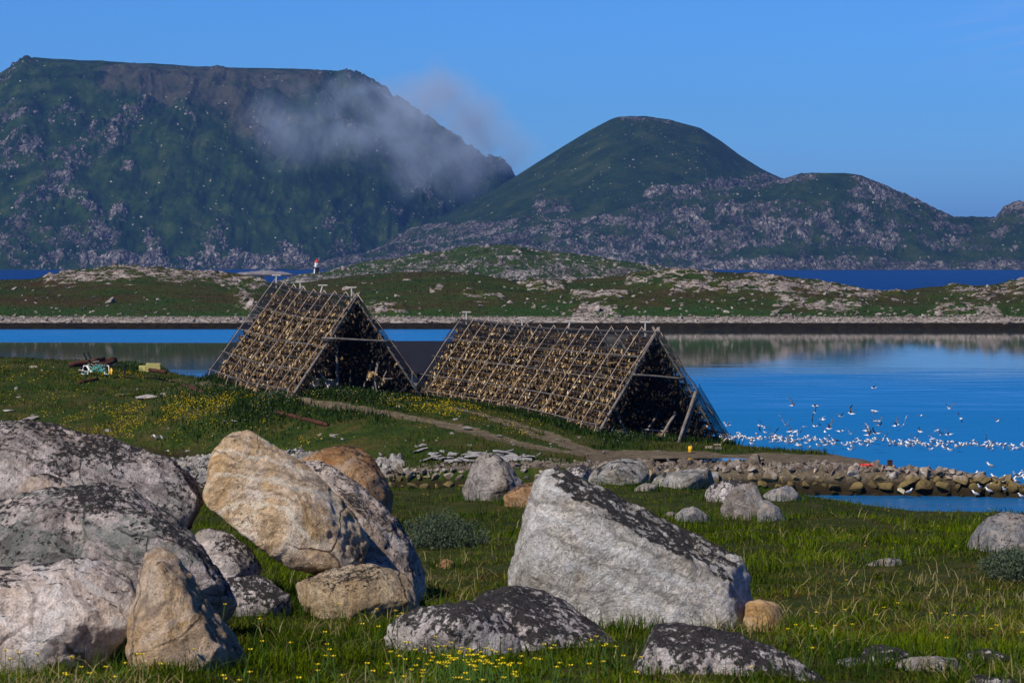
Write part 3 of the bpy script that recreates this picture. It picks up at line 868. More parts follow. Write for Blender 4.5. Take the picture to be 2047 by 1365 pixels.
rough = mth(nt, 'ADD', rough, mth(nt, 'MULTIPLY', mth(nt, 'SUBTRACT', streak, 0.5), mth(nt, 'MULTIPLY', wind, 0.9)), clamp=True)
hgt = mth(nt, 'ADD', mth(nt, 'MULTIPLY', small, 0.35), mid)
amp = mth(nt, 'ADD', 0.03, mth(nt, 'MULTIPLY', wind, mth(nt, 'ADD', 0.5, mth(nt, 'MULTIPLY', gust, 0.5))))
bmp = nd(nt, 'ShaderNodeBump', Strength=amp, Distance=0.22, Height=hgt)
p = nd(nt, 'ShaderNodeBsdfPrincipled', Roughness=rough, IOR=1.37)
nt.links.new(mix(nt, close, mix(nt, wind, (0.010, 0.035, 0.045), (0.002, 0.15, 0.42)), (0.001, 0.026, 0.13)), p.inputs['Base Color'])  # base colour darker and greyer where calm, painting in the shore's reflection
nt.links.new(mth(nt, 'SUBTRACT', 0.5, mth(nt, 'MULTIPLY', close, 0.40)), p.inputs['Specular IOR Level'])
nt.links.new(bmp.outputs[0], p.inputs['Normal']); nt.links.new(p.outputs[0], out.inputs[0])
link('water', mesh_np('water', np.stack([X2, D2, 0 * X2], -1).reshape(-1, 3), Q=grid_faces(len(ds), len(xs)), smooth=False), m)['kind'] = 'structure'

# puddle on the gravel by the right-hand rack
bd = Builder()
h = hit_point(1395, 921)
ring = [Vector((h.x + math.cos(a) * 2.6 * (1 + 0.15 * math.sin(3 * a)), h.y + math.sin(a) * 1.5 * (1 + 0.2 * math.sin(2 * a + 1)), h.z + 0.045)) for a in np.linspace(0, 2 * math.pi, 40, endpoint=False)]
bd.add(ring, [tuple(range(40))])
mp, nt, out = newmat('puddle water')
finish(nt, out, (0.012, 0.010, 0.007), 0.03, spec=0.5)
bd.build('puddle', mp)['kind'] = 'structure'
# ================================================================== NEAR BOULDERS
pale = dict(c1=(0.30, 0.26, 0.24), c2=(0.44, 0.40, 0.38), c3=(0.58, 0.52, 0.48))
white_m = rock_mat('white granite', (0.42, 0.385, 0.34), (0.60, 0.57, 0.53), (0.70, 0.67, 0.64), lichen=-0.075, slope=0.62, ldir=(0.42, 0.15, 0.88), lscale=7, ochre=0.35, ocol=(0.40, 0.29, 0.14), seed=3, swirl=1.4, seams=0.1)
orange_m = rock_mat('tan gneiss', (0.44, 0.29, 0.15), (0.58, 0.43, 0.28), (0.66, 0.57, 0.49), lichen=-0.095, slope=0.05, lscale=13, ochre=0.5, ocol=(0.48, 0.28, 0.09), seed=8, swirl=0.5)
pinkgrey_m = rock_mat('pink grey granite', (0.36, 0.27, 0.21), (0.52, 0.43, 0.37), (0.58, 0.54, 0.52), lichen=-0.04, slope=0.20, ldir=(0.5, 0, 0.8), lscale=11, ochre=0.5, ocol=(0.44, 0.28, 0.14), seed=5)
tan_m = rock_mat('tan granite', (0.42, 0.31, 0.19), (0.50, 0.39, 0.26), (0.55, 0.45, 0.34), lichen=-0.06, slope=0.25, lscale=14, ochre=0.5, ocol=(0.48, 0.30, 0.12), seed=12)
rust_m = rock_mat('rust stained granite', (0.28, 0.15, 0.07), (0.40, 0.24, 0.12), (0.36, 0.31, 0.27), lichen=-0.05, slope=0.14, lscale=8, ochre=0.9, ocol=(0.42, 0.17, 0.05), seed=15, size=1.6)
slab_m = rock_mat('lichened pale granite', (0.38, 0.30, 0.27), (0.52, 0.45, 0.43), (0.60, 0.53, 0.50), lichen=0.045, slope=0.16, ldir=(0.35, 0.3, 0.85), lscale=9, ochre=0.15, grey=0.35, seed=21)
green_m = rock_mat('green grey lichened granite', (0.32, 0.27, 0.25), (0.50, 0.43, 0.41), (0.58, 0.50, 0.47), lichen=0.02, slope=0.18, ldir=(0.3, 0.2, 0.9), lscale=9, ochre=0.15, grey=0.8, seed=26)
pinkwhite_m = rock_mat('pink white quartz granite', (0.50, 0.38, 0.30), (0.70, 0.60, 0.54), (0.78, 0.72, 0.69), lichen=-0.05, slope=0.60, ldir=(0.1, 0.45, 0.88), lscale=8, ochre=0.35, ocol=(0.5, 0.33, 0.2), seed=31)
tanfront_m = rock_mat('orange tan granite', (0.34, 0.27, 0.23), (0.46, 0.33, 0.20), (0.50, 0.40, 0.32), lichen=-0.07, slope=0.05, lscale=9, ochre=0.75, ocol=(0.48, 0.28, 0.10), seed=37)
black_m = rock_mat('black lichened granite', (0.36, 0.32, 0.31), (0.50, 0.45, 0.44), (0.58, 0.54, 0.53), lichen=0.085, slope=0.14, lscale=7.5, ochre=0.05, seed=41)
smallorange_m = rock_mat('orange granite', (0.36, 0.20, 0.08), (0.46, 0.28, 0.12), (0.48, 0.36, 0.24), lichen=-0.13, slope=0.05, lscale=14, ochre=0.6, grey=0.3, seed=47)
greyblue_m = rock_mat('blue grey granite', (0.20, 0.20, 0.21), (0.31, 0.31, 0.32), (0.42, 0.36, 0.31), lichen=-0.06, slope=0.10, lscale=12, ochre=0.2, seed=52, size=1.3)
mid_m = rock_mat('grey weathered granite', (0.22, 0.20, 0.19), (0.35, 0.32, 0.30), (0.46, 0.42, 0.38), lichen=-0.05, slope=0.14, lscale=7, ochre=0.5, ocol=(0.40, 0.29, 0.13), seed=57, size=1.8)
speck_m = rock_mat('pale speckled granite', (0.30, 0.29, 0.28), (0.43, 0.42, 0.40), (0.52, 0.48, 0.42), lichen=-0.01, slope=0.12, lscale=4.5, ochre=0.4, ocol=(0.46, 0.33, 0.12), seed=61, size=2.2)

# the big pale boulder right of centre
boulder('large pale grey boulder with a black lichen strip along its sloping top edge', white_m, [lobe(22.7,
    [(1098, 940), (1130, 945), (1200, 975), (1300, 1030), (1400, 1085), (1478, 1118), (1494, 1150), (1500, 1205), (1496, 1290), (1420, 1305), (1300, 1300), (1200, 1275), (1110, 1225), (1020, 1172), (1030, 1115), (1050, 1050), (1066, 985), (1082, 948)],
    [(1095, 985, -0.30), (1130, 990, -0.42), (1250, 1062, -0.50), (1380, 1128, -0.50), (1455, 1162, -0.42), (1468, 1270, -0.55), (1330, 1312, -0.75), (1200, 1290, -0.70), (1060, 1180, -0.40), (1060, 1090, -0.35)], thick=1.1, shrink=0.8)],
    rough=0.020, seed=2, smooth=4, chips=(7, 0.95))
# the tilted tan boulder
boulder('tilted tan orange boulder overhanging dark shade on its lower left', orange_m, [lobe(27.6,
    [(470, 866), (500, 865), (522, 880), (560, 904), (600, 924), (640, 955), (682, 1000), (712, 1045), (730, 1080), (734, 1118), (715, 1135), (640, 1130), (560, 1085), (480, 1045), (425, 1010), (408, 985), (412, 955), (425, 920), (445, 885)],
    [(406, 992, -0.40), (432, 1036, -0.52), (480, 1066, -0.58), (540, 1098, -0.62), (606, 1145, -0.62), (680, 1136, -0.50), (722, 1118, -0.25), (455, 935, -0.30), (520, 960, -0.42), (600, 1010, -0.55), (670, 1060, -0.45), (490, 890, -0.15)],
    thick=0.9, shrink=0.8, bury=0, back=[(560, 1080, 0.5), (690, 1120, 0.5), (470, 1010, 0.4)])], rough=0.035, seed=5, chips=(14, 0.90))
boulder('tall pinkish grey boulder leaning behind the tilted tan boulder', pinkgrey_m, [lobe(28.8,
    [(600, 935), (620, 930), (660, 938), (702, 962), (752, 1000), (792, 1040), (817, 1090), (836, 1140), (843, 1190), (838, 1228), (760, 1232), (690, 1222), (640, 1140), (610, 1020)],
    [(700, 1010, -0.4), (760, 1060, -0.5), (800, 1130, -0.5), (815, 1215, -0.6), (720, 1220, -0.6), (660, 1050, -0.3)], thick=1.2)], rough=0.045, seed=9)
boulder('low flat-topped tan boulder propping up the tilted tan boulder', tan_m, [lobe(26.9,
    [(590, 1168), (640, 1148), (700, 1132), (745, 1130), (782, 1140), (803, 1148), (826, 1195), (828, 1232), (700, 1234), (640, 1222), (600, 1195)],
    [(620, 1180, -0.25), (700, 1160, -0.35), (780, 1165, -0.35), (810, 1228, -0.45), (700, 1238, -0.5), (640, 1215, -0.4)], thick=1.0, shrink=0.85)], rough=0.045, seed=12)
boulder('rust orange boulder behind the tilted boulder near the shore wall', rust_m, [lobe(45,
    [(600, 918), (650, 900), (690, 893), (722, 900), (752, 926), (772, 962), (790, 1008), (760, 1020), (700, 1010), (640, 985), (605, 950)],
    [(680, 930, -0.5), (740, 965, -0.7), (770, 1010, -0.8), (700, 1010, -0.8)], thick=1.6)], voxel=0.05, rough=0.04, seed=14)
# the cluster in the left foreground
boulder('broad pale boulder covered in black lichen at the back of the left cluster', slab_m, [lobe(27.5,
    [(-160, 900), (-60, 872), (0, 866), (60, 853), (120, 862), (180, 876), (250, 905), (320, 926), (382, 946), (412, 968), (414, 1060), (380, 1090), (300, 1120), (100, 1150), (-160, 1150)],
    [(-100, 920, -0.4), (60, 915, -0.5), (200, 940, -0.5), (330, 985, -0.45), (390, 1040, -0.4), (300, 1100, -0.8), (60, 1100, -1.0), (-100, 1100, -1.0)], thick=1.6, shrink=0.8)], rough=0.045, seed=17, chips=(24, 0.78))
boulder('rounded pale pink rock bump showing through the lichened left boulders', pinkwhite_m, [lobe(26.2,
    [(30, 985), (55, 955), (90, 945), (120, 955), (150, 985), (160, 1010), (100, 1030), (40, 1020)], [(70, 980, -0.15), (110, 980, -0.15)], thick=0.6, bury=0)], rough=0.06, seed=18)
boulder('long grey green boulder with lichen patches in the middle of the left cluster', green_m, [
    lobe(23.2, [(-160, 1035), (-60, 1020), (60, 1008), (130, 990), (200, 985), (262, 1000), (322, 1040), (370, 1082), (360, 1180), (200, 1240), (-160, 1250)],
         [(-60, 1060, -0.5), (80, 1045, -0.6), (200, 1035, -0.6), (300, 1090, -0.6), (250, 1180, -0.9), (0, 1180, -1.0)], thick=1.3, shrink=0.85),
    lobe(22.4, [(150, 1030), (250, 1030), (318, 1048), (370, 1080), (402, 1112), (432, 1150), (456, 1200), (460, 1235), (440, 1275), (330, 1290), (250, 1200)],
         [(300, 1095, -0.4), (360, 1120, -0.45), (410, 1180, -0.5), (420, 1260, -0.6)], thick=1.1)], rough=0.045, seed=20, chips=(24, 0.80))
boulder('pink white boulder with a black lichen top at the left edge of the foreground', pinkwhite_m, [lobe(19.7,
    [(-160, 1165), (-60, 1150), (60, 1138), (150, 1128), (212, 1138), (250, 1162), (265, 1200), (258, 1240), (225, 1275), (170, 1310), (60, 1330), (-160, 1345)],
    [(-60, 1185, -0.35), (80, 1180, -0.40), (180, 1185, -0.38), (240, 1205, -0.30), (235, 1262, -0.50), (150, 1315, -0.80), (60, 1335, -0.90), (-100, 1345, -0.90)], thick=1.0, shrink=0.85)], rough=0.035, seed=23, voxel=0.024, chips=(22, 0.80))
boulder('sloping orange tan boulder beside the pink white one in the left foreground', tanfront_m, [lobe(18.7,
    [(300, 1118), (328, 1108), (350, 1122), (380, 1160), (412, 1200), (442, 1242), (475, 1290), (490, 1332), (482, 1372), (400, 1392), (270, 1372), (258, 1300), (264, 1240), (280, 1175)],
    [(318, 1150, -0.25), (345, 1160, -0.3), (330, 1250, -0.50), (400, 1260, -0.45), (455, 1330, -0.50), (380, 1385, -0.7), (290, 1365, -0.6), (275, 1280, -0.35)], thick=1.0, shrink=0.8)], rough=0.04, seed=25, voxel=0.024, chips=(20, 0.82))
boulder('small pale rock wedged under the tilted tan boulder', slab_m, [lobe(27.2,
    [(370, 1085), (405, 1058), (455, 1066), (500, 1100), (525, 1145), (480, 1178), (410, 1170), (370, 1120)], [(425, 1095, -0.25), (480, 1130, -0.3), (450, 1165, -0.35)], thick=0.6)], rough=0.05, seed=27)
boulder('low dark lichened rock in the grass below the tilted boulder', black_m, [lobe(26.6,
    [(415, 1160), (480, 1138), (535, 1156), (568, 1188), (580, 1226), (500, 1238), (420, 1230)], [(490, 1165, -0.2), (540, 1205, -0.25), (470, 1215, -0.3)], thick=0.7)], rough=0.05, seed=28)
# dark rocks front centre
boulder('long low black lichened boulder in front of the large pale boulder', black_m, [
    lobe(20.6, [(905, 1225), (950, 1198), (985, 1180), (1032, 1172), (1092, 1180), (1142, 1205), (1185, 1238), (1232, 1270), (1268, 1312), (1250, 1350), (1080, 1350), (920, 1300)],
         [(980, 1215, -0.3), (1060, 1210, -0.35), (1150, 1255, -0.35), (1200, 1315, -0.4), (1080, 1330, -0.6)], thick=0.9),
    lobe(20.2, [(770, 1275), (805, 1235), (880, 1215), (950, 1205), (1010, 1240), (1060, 1300), (1000, 1345), (860, 1330), (800, 1300)],
         [(850, 1250, -0.25), (930, 1245, -0.3), (980, 1310, -0.4)], thick=0.8)], rough=0.05, seed=30, voxel=0.024)
boulder('black lichened boulder cut by the bottom edge of the photo', black_m, [
    lobe(18.9, [(1245, 1335), (1258, 1288), (1308, 1258), (1400, 1266), (1482, 1280), (1500, 1340), (1480, 1420), (1260, 1420)], [(1310, 1300, -0.25), (1420, 1305, -0.3), (1380, 1400, -0.5)], thick=0.8),
    lobe(18.7, [(1400, 1300), (1470, 1284), (1540, 1302), (1595, 1334), (1660, 1385), (1680, 1440), (1400, 1440)], [(1470, 1320, -0.2), (1560, 1360, -0.25), (1580, 1430, -0.4)], thick=0.8)], rough=0.05, seed=33, voxel=0.024)
boulder('small rounded orange boulder beside the right end of the large pale one', smallorange_m, [lobe(22.2,
    [(1490, 1205), (1520, 1196), (1552, 1214), (1568, 1250), (1560, 1290), (1540, 1305), (1490, 1302)], [(1515, 1225, -0.25), (1550, 1260, -0.25), (1520, 1295, -0.35)], thick=0.7)], rough=0.05, seed=35)
boulder('blue grey and tan boulder at the right edge by the shore', greyblue_m, [lobe(38,
    [(1938, 1088), (1950, 1060), (1976, 1036), (2010, 1025), (2050, 1032), (2095, 1060), (2110, 1110), (2020, 1125), (1940, 1118)],
    [(1985, 1060, -0.4), (2040, 1060, -0.5), (2080, 1110, -0.6), (1980, 1115, -0.6)], thick=1.2)], voxel=0.035, rough=0.045, seed=36)
# rocks further back on the meadow
MIDROCKS = [
    ('pointed grey boulder standing alone before the stone wall', mid_m, 57, [(928, 985), (942, 930), (962, 910), (990, 905), (1014, 928), (1040, 960), (1062, 992), (1000, 1004), (930, 1000)], [(975, 940, -0.5), (1010, 975, -0.7), (960, 990, -0.7)], 1.6),
    ('brown low boulder between the pointed one and the large pale boulder', rust_m, 54, [(1010, 990), (1040, 972), (1085, 965), (1100, 990), (1090, 1020), (1010, 1015)], [(1050, 990, -0.4)], 1.2),
    ('pale boulder with black spots behind the large pale boulder', speck_m, 72, [(1180, 955), (1205, 932), (1245, 918), (1282, 922), (1296, 945), (1290, 966), (1230, 974), (1185, 970)], [(1230, 945, -0.6), (1270, 960, -0.7)], 1.8),
    ('yellow stained boulder touching the black spotted one', tan_m, 71, [(1270, 950), (1290, 930), (1312, 934), (1326, 955), (1318, 970), (1275, 972)], [(1300, 952, -0.4)], 1.3),
    ('dark pebbly boulder at the back of the large pale boulder', black_m, 70, [(1128, 955), (1140, 935), (1168, 927), (1190, 945), (1188, 968), (1130, 968)], [(1160, 950, -0.4)], 1.2),
    ('low grey boulder by the gravel edge', speck_m, 69, [(1300, 965), (1325, 950), (1365, 944), (1395, 935), (1425, 942), (1430, 965), (1390, 980), (1310, 982)], [(1350, 963, -0.5), (1400, 960, -0.5)], 1.6),
    ('small flat grey rock in grass by the gravel edge', mid_m, 66, [(1268, 978), (1290, 966), (1314, 970), (1316, 984), (1270, 986)], [(1295, 978, -0.3)], 0.8),
    ('grey boulder with a pale face in the right-hand rock group', mid_m, 52, [(1440, 1030), (1452, 996), (1474, 976), (1500, 970), (1522, 984), (1530, 1030), (1490, 1042)], [(1480, 1000, -0.4), (1505, 1030, -0.5)], 1.2),
    ('sloping grey boulder leaning on the right-hand rock group', greyblue_m, 51, [(1515, 1000), (1535, 1002), (1558, 1020), (1570, 1042), (1515, 1046)], [(1535, 1020, -0.3)], 0.9),
    ('dark mottled boulder behind the right-hand rock group', black_m, 55, [(1412, 995), (1422, 970), (1450, 960), (1490, 962), (1512, 980), (1500, 1010), (1430, 1012)], [(1450, 980, -0.4)], 1.1),
    ('low grey boulder at the meadow edge above the inlet', greyblue_m, 58, [(1522, 992), (1545, 978), (1575, 972), (1598, 986), (1604, 1004), (1525, 1006)], [(1560, 988, -0.4)], 1.0),
    ('small round grey boulder in the grass left of the rock group', greyblue_m, 48, [(1350, 1035), (1362, 1018), (1388, 1012), (1412, 1022), (1420, 1046), (1355, 1048)], [(1385, 1028, -0.3)], 0.7),
    ('small pale stone beside the round grey boulder', mid_m, 50, [(1325, 1030), (1340, 1022), (1358, 1028), (1358, 1040), (1328, 1040)], [(1342, 1030, -0.2)], 0.5),
    ('small dark stone among the reddish grass left of the large boulder', rust_m, 33, [(870, 1130), (890, 1118), (905, 1122), (910, 1138), (872, 1140)], [(890, 1128, -0.15)], 0.4),
    ('curved grey stone in the grass at the bottom right', black_m, 20.4, [(1715, 1316), (1735, 1296), (1765, 1290), (1800, 1298), (1835, 1315), (1840, 1330), (1715, 1330)], [(1765, 1305, -0.15), (1800, 1318, -0.15)], 0.4),
    ('flat grey white stone in the grass at the bottom right', mid_m, 19.8, [(1785, 1330), (1820, 1318), (1880, 1314), (1930, 1322), (1935, 1345), (1790, 1345)], [(1830, 1326, -0.15), (1900, 1330, -0.15)], 0.35),
    ('dark hump of rock in the grass near the right corner', black_m, 20.3, [(1915, 1315), (1940, 1300), (1975, 1298), (2010, 1310), (2030, 1328), (1915, 1330)], [(1960, 1308, -0.12)], 0.4),
    ('thin grey stone left of the curved one at the bottom right', greyblue_m, 19.9, [(1668, 1325), (1700, 1314), (1735, 1318), (1742, 1335), (1668, 1338)], [(1700, 1322, -0.1)], 0.3),
    ('dark flat stone cut by the bottom right corner', black_m, 18.6, [(1925, 1365), (1935, 1350), (2020, 1352), (2050, 1372), (2040, 1390), (1925, 1388)], [(1980, 1362, -0.1)], 0.3),
    ('thin grey ledge of rock in the grass on the right', mid_m, 30, [(1725, 1130), (1760, 1118), (1800, 1116), (1818, 1126), (1810, 1136), (1728, 1136)], [(1770, 1124, -0.15)], 0.4),
]
for k, (lab, mt, d, ol, fr, th) in enumerate(MIDROCKS):
    bx = sum(p[0] for p in ol) / len(ol); by = max(p[1] for p in ol)
    d = hit_meadow(bx, by - 3).y + th * 0.3
    boulder(lab, mt, [lobe(d, ol, fr, thick=th, bury=0.25)], voxel=0.02 if d < 40 else 0.05, rough=0.05, seed=60 + k, group='boulders lying in the near meadow')
# ================================================================== DRYING RACKS
wood_light = simple('sun bleached pole wood', (0.38, 0.30, 0.235), 0.45, 3.0, 0.85, 0.4, 0.01, stretch=(1, 1, 1))
wood_grey = simple('grey weathered pole wood', (0.17, 0.15, 0.135), 0.45, 3.0, 0.9, 0.5, 0.01)
wood_dark = simple('dark old pole wood', (0.055, 0.050, 0.050), 0.5, 3.0, 0.9, 0.5, 0.01)
wood_pale = simple('pale board', (0.50, 0.46, 0.42), 0.2, 3.0, 0.85, 0.3, 0.01)
m, nt, out = newmat('black netting')
v = coords(nt, 'World')
nn = noi(nt, v, 1.1, 5, 0.65)
tr = nd(nt, 'ShaderNodeBsdfTransparent'); df = nd(nt, 'ShaderNodeBsdfDiffuse', Color=(0.012, 0.016, 0.030))
mx = nd(nt, 'ShaderNodeMixShader', Fac=ramp(nt, nn, [(0.35, 0.42), (0.7, 0.75)]))
nt.links.new(tr.outputs[0], mx.inputs[1]); nt.links.new(df.outputs[0], mx.inputs[2]); nt.links.new(mx.outputs[0], out.inputs[0])
net_m = m
m, nt, out = newmat('thin netting')
tr = nd(nt, 'ShaderNodeBsdfTransparent'); df = nd(nt, 'ShaderNodeBsdfDiffuse', Color=(0.02, 0.024, 0.034))
mx = nd(nt, 'ShaderNodeMixShader', Fac=0.2)
nt.links.new(tr.outputs[0], mx.inputs[1]); nt.links.new(df.outputs[0], mx.inputs[2]); nt.links.new(mx.outputs[0], out.inputs[0])
thin_net_m = m

m, nt, out = newmat('dried fish')
t = attr(nt, 'tone')
v = coords(nt, 'World')
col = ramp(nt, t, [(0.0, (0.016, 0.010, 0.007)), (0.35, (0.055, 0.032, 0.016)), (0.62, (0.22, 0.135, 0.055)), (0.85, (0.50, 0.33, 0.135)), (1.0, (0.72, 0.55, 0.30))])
col = mix(nt, 0.6, col, ramp(nt, noi(nt, v, 14, 4, 0.7), [(0.35, 0.45), (0.6, 1.25)]), 'MULTIPLY')
finish(nt, out, col, 0.7, noi(nt, v, 30, 3), 0.5, 0.02, 0.3)
fish_m = m


def fish_proto(seed):
    """A dried fish: narrow tied tail on top, split belly opening downwards, blunt end."""
    r = random.Random(seed)
    z = [0.0, -0.10, -0.22, -0.34, -0.44, -0.50]
    w = [0.022, 0.05, 0.085, 0.10, 0.075, 0.02]
    th = [0.018, 0.030, 0.045, 0.055, 0.050, 0.015]
    V = []
    bend = r.uniform(-0.06, 0.06); tw = r.uniform(-0.5, 0.5)
    for i in range(6):
        for k in range(6):
            q = 2 * math.pi * k / 6 + tw * i / 5
            dent = 0.55 if k == 1 else 1.0          # the open belly
            V.append((math.cos(q) * w[i] * dent * r.uniform(.85, 1.15) + bend * (i / 5) ** 2, math.sin(q) * th[i] * dent * r.uniform(.85, 1.15), z[i]))
    Q = []
    for i in range(5):
        for k in range(6):
            Q.append((i * 6 + k, i * 6 + (k + 1) % 6, (i + 1) * 6 + (k + 1) % 6, (i + 1) * 6 + k))
    Q.append((0, 5, 4, 3)); Q.append((0, 3, 2, 1)); Q.append((30, 31, 32, 33)); Q.append((30, 33, 34, 35))
    return np.array(V), np.array(Q)


fish_shapes = [fish_proto(s)[0] for s in range(5)]
FISH_Q = fish_proto(0)[1]
all_fish = []      # (position, yaw, scale, tone)


def make_rack(label, front, back, nraft, rows, seed, pitch=math.tan(math.radians(55.4)), bald=(), beam=None):
    """front/back: the two ends of the ridge. Local frame: a along the ridge, g across, z up."""
    rnd = random.Random(seed); random.seed(seed)
    F0, B0 = Vector(front), Vector(back)
    ax = Vector((B0.x - F0.x, B0.y - F0.y, 0)); L = ax.length; ax /= L
    g = Vector((ax.y, -ax.x, 0))                       # to the right of somebody looking along the ridge

    def ridge(s): return F0.lerp(B0, s / L) - Vector((0, 0, 0.22 * math.sin(math.pi * (s / L)) ** 2))

    def foot0(s, sg):
        r = ridge(s); hw = 4.2
        for _ in range(4):
            p = r + g * (sg * hw)
            gz = float(z_point(p.x, p.y)); hw = max(1.5, (r.z - gz) / pitch)
        p = r + g * (sg * hw); p.z = gz
        return p

    grid = np.linspace(-0.6, L + 0.6, 24)
    table = {sg: np.array([foot0(s, sg)[:] for s in grid]) for sg in (-1, 1)}

    def foot(s, sg): return Vector([float(np.interp(s, grid, table[sg][:, k])) for k in range(3)])

    def slope(s, v, sg, off=0.0):
        r, f = ridge(s), foot(s, sg)
        p = r.lerp(f, v)
        nrm = (g * sg * math.sin(math.atan(pitch)) + Vector((0, 0, math.cos(math.atan(pitch)))))
        return p + nrm * off

    mid = (F0 + B0) / 2
    base = Vector((mid.x, mid.y, float(z_point(mid.x, mid.y))))
    root = empty('drying_rack', base, label, 'drying rack', 'fish drying racks')

    def part(name, b, mt, smooth=True): return b.build(name, mt, root, base, smooth)

    # inner A-frames (thick grey) and ridge pole
    nfr = max(4, int(L / 4.2) + 1)
    for i in range(nfr):
        s = L * i / (nfr - 1)
        for sg in (-1, 1):
            b = Builder(); io = -0.03 if i == 0 else -0.34
            b.pole(slope(s, -0.05 if i == 0 else 0.04, sg, io), slope(s, 1.02, sg, io) - Vector((0, 0, 0.1)), 0.075, 0.10, 0.03)
            part('frame_leg', b, wood_grey)
        if i:
            b = Builder(); b.pole(slope(s, 0.45, -1), slope(s, 0.45, 1), 0.06, 0.06, 0.02); part('tie_beam', b, wood_dark)
    b = Builder(); b.pole(ridge(-0.4), ridge(L / 2), 0.08, 0.09, 0.03); part('ridge_pole', b, wood_dark)
    b = Builder(); b.pole(ridge(L / 2), ridge(L + 0.4), 0.09, 0.08, 0.03); part('ridge_pole', b, wood_dark)
    # hanging poles and the fish on them
    for sg in (-1, 1):
        for k in range(rows):
            v0 = 0.045 + 0.885 * k / (rows - 1)
            b = Builder()
            n = 7
            pts = [slope(L * i / n * 1.02 - 0.25, v0 + rnd.uniform(-0.006, 0.006), sg, -0.05) for i in range(n + 1)]
            b.loft(pts, [0.045 * rnd.uniform(.9, 1.1) for _ in pts], 6)
            part('hanging_pole', b, wood_dark)
            for layer in range(4):
                step = 0.078 if layer < 3 else 0.10
                if sg > 0: step *= 0.8
                n_ = int(L / step)
                ss = (np.arange(n_) + np.array([rnd.random() for _ in range(n_)])) * step
                gap = perlin(ss * 0.35 + 31.0 * seed + layer * 0.4, np.full(n_, v0 * 6.0), np.full(n_, seed + sg * 3.0))
                for s, gp in zip(ss, gap):
                    if s > L - 0.1 or gp < ((-0.24 if layer == 0 else -0.5) if sg < 0 else -0.75): continue
                    if any(a <= s / L <= c and v0 < e for a, c, e in bald): continue
                    p = slope(s, v0 + rnd.uniform(-0.012, 0.012), sg, 0.02 - layer * 0.22) + Vector((0, 0, 0.06 - 0.14 * rnd.random()))
                    all_fish.append((p, rnd.uniform(0, 6.28), rnd.uniform(0.36, 0.68) * (1.0 if layer < 2 else 1.45), min(1.0, max(0.0, rnd.gauss(0.44, 0.34) - (0, 0.05, 0.45, 0.6)[layer] - (0.25 if sg > 0 and layer else 0)))))  # inner layers darker, more so on the right: interior shade put into fish tone
    # outer frame that carries the net: light rafters and three purlins on each side
    off = 0.42
    for sg in (-1, 1):
        for i in range(nraft):
            s = L * i / (nraft - 1) - 0.15
            b = Builder()
            b.pole(slope(s, -0.03, sg, off * 0.35), slope(s + rnd.uniform(-.15, .15), 0.94 + rnd.uniform(-0.02, 0.02), sg, off), 0.027, 0.023, 0.04)
            part('rafter', b, wood_light)
            b = Builder()
            b.pole(slope(s, 0.93, sg, off), foot(s, sg) + g * sg * 0.28 - Vector((0, 0, 0.1)), 0.024, 0.02, 0.02)
            part('rafter_foot', b, wood_light)
        for vv in (0.26, 0.50, 0.74, 0.93):
            for (s0, s1) in ((-0.25, L * 0.5), (L * 0.49, L + 0.3)):
                b = Builder(); b.pole(slope(s0, vv, sg, off * (0.5 + vv / 2) + 0.03), slope(s1, vv, sg, off * (0.5 + vv / 2) + 0.03), 0.027, 0.027, 0.03)
                part('purlin', b, wood_grey)
        for i in range(0, nraft, 2):
            s = L * i / (nraft - 1)
            for vv in (0.26, 0.5, 0.74):
                if rnd.random() < 0.55: continue
                b = Builder(); b.pole(slope(s, vv, sg, off * (0.5 + vv / 2)), slope(s + rnd.uniform(-.4, .4), vv + 0.07, sg, -0.1), 0.026, 0.022, 0.0)
                part('strut', b, wood_grey)
    # netting over the outer frame, on both slopes and hanging at the near right corner
    for sg in (-1, 1):
        ns, nv = 30, 8
        V = []
        for i in range(ns + 1):
            for j in range(nv + 1):
                s = -0.35 + (L + 0.7) * i / ns; vv = 0.96 * j / nv
                sag = -0.10 * abs(math.sin(math.pi * j / 8 * 4)) - 0.06 * rnd.random()
                p = slope(s, vv, sg, off * (0.4 + 0.6 * vv) + 0.06 + sag)
                V.append(p - base)
        if sg > 0: me = mesh_np('netting', [tuple(p) for p in V], Q=grid_faces(ns + 1, nv + 1)); link('netting', me, net_m, root)
        else:                                           # on this side only a strip by the ridge is still netted
            keep = [p for i in range(ns + 1) for p in V[i * (nv + 1):i * (nv + 1) + 3]]
            me = mesh_np('netting', [tuple(p) for p in keep], Q=grid_faces(ns + 1, 3)); link('netting', me, thin_net_m, root)
    # gable net at the far left end
    V = []
    for j in range(9):
        vv = j / 8
        for t_ in np.linspace(0, 1, 5):
            a_ = slope(L + 0.25, vv, -1, off * (0.4 + 0.6 * vv)); c_ = slope(L - 0.4, vv, -1, -0.3)
            V.append(a_.lerp(c_, t_) - base)
    link('netting', mesh_np('netting', [tuple(p) for p in V], Q=grid_faces(9, 5)), net_m, root)
    # T-shaped perch posts on the ridge
    for s, lean in ((0.05 * L, 0.0), (0.43 * L, 0.25), (0.66 * L, 0.0), (0.97 * L, 0.0)):
        b = Builder(); r = ridge(s)
        b.pole(r - Vector((0, 0, 0.3)), r + Vector((lean, 0, 0.55)), 0.05, 0.05)
        b.box(r + Vector((lean, 0, 0.58)), (0.62, 0.14, 0.07))
        part('perch_post', b, wood_pale, False)
    # cross beam on the near gable
    b = Builder(); b.pole(slope(-0.15, beam[0], -1) - g * beam[2], slope(-0.15, beam[1], 1) + g * beam[3], 0.075, 0.06, 0.015); part('cross_beam', b, wood_grey)
    return root, base, slope, ridge, foot, ax, g, L


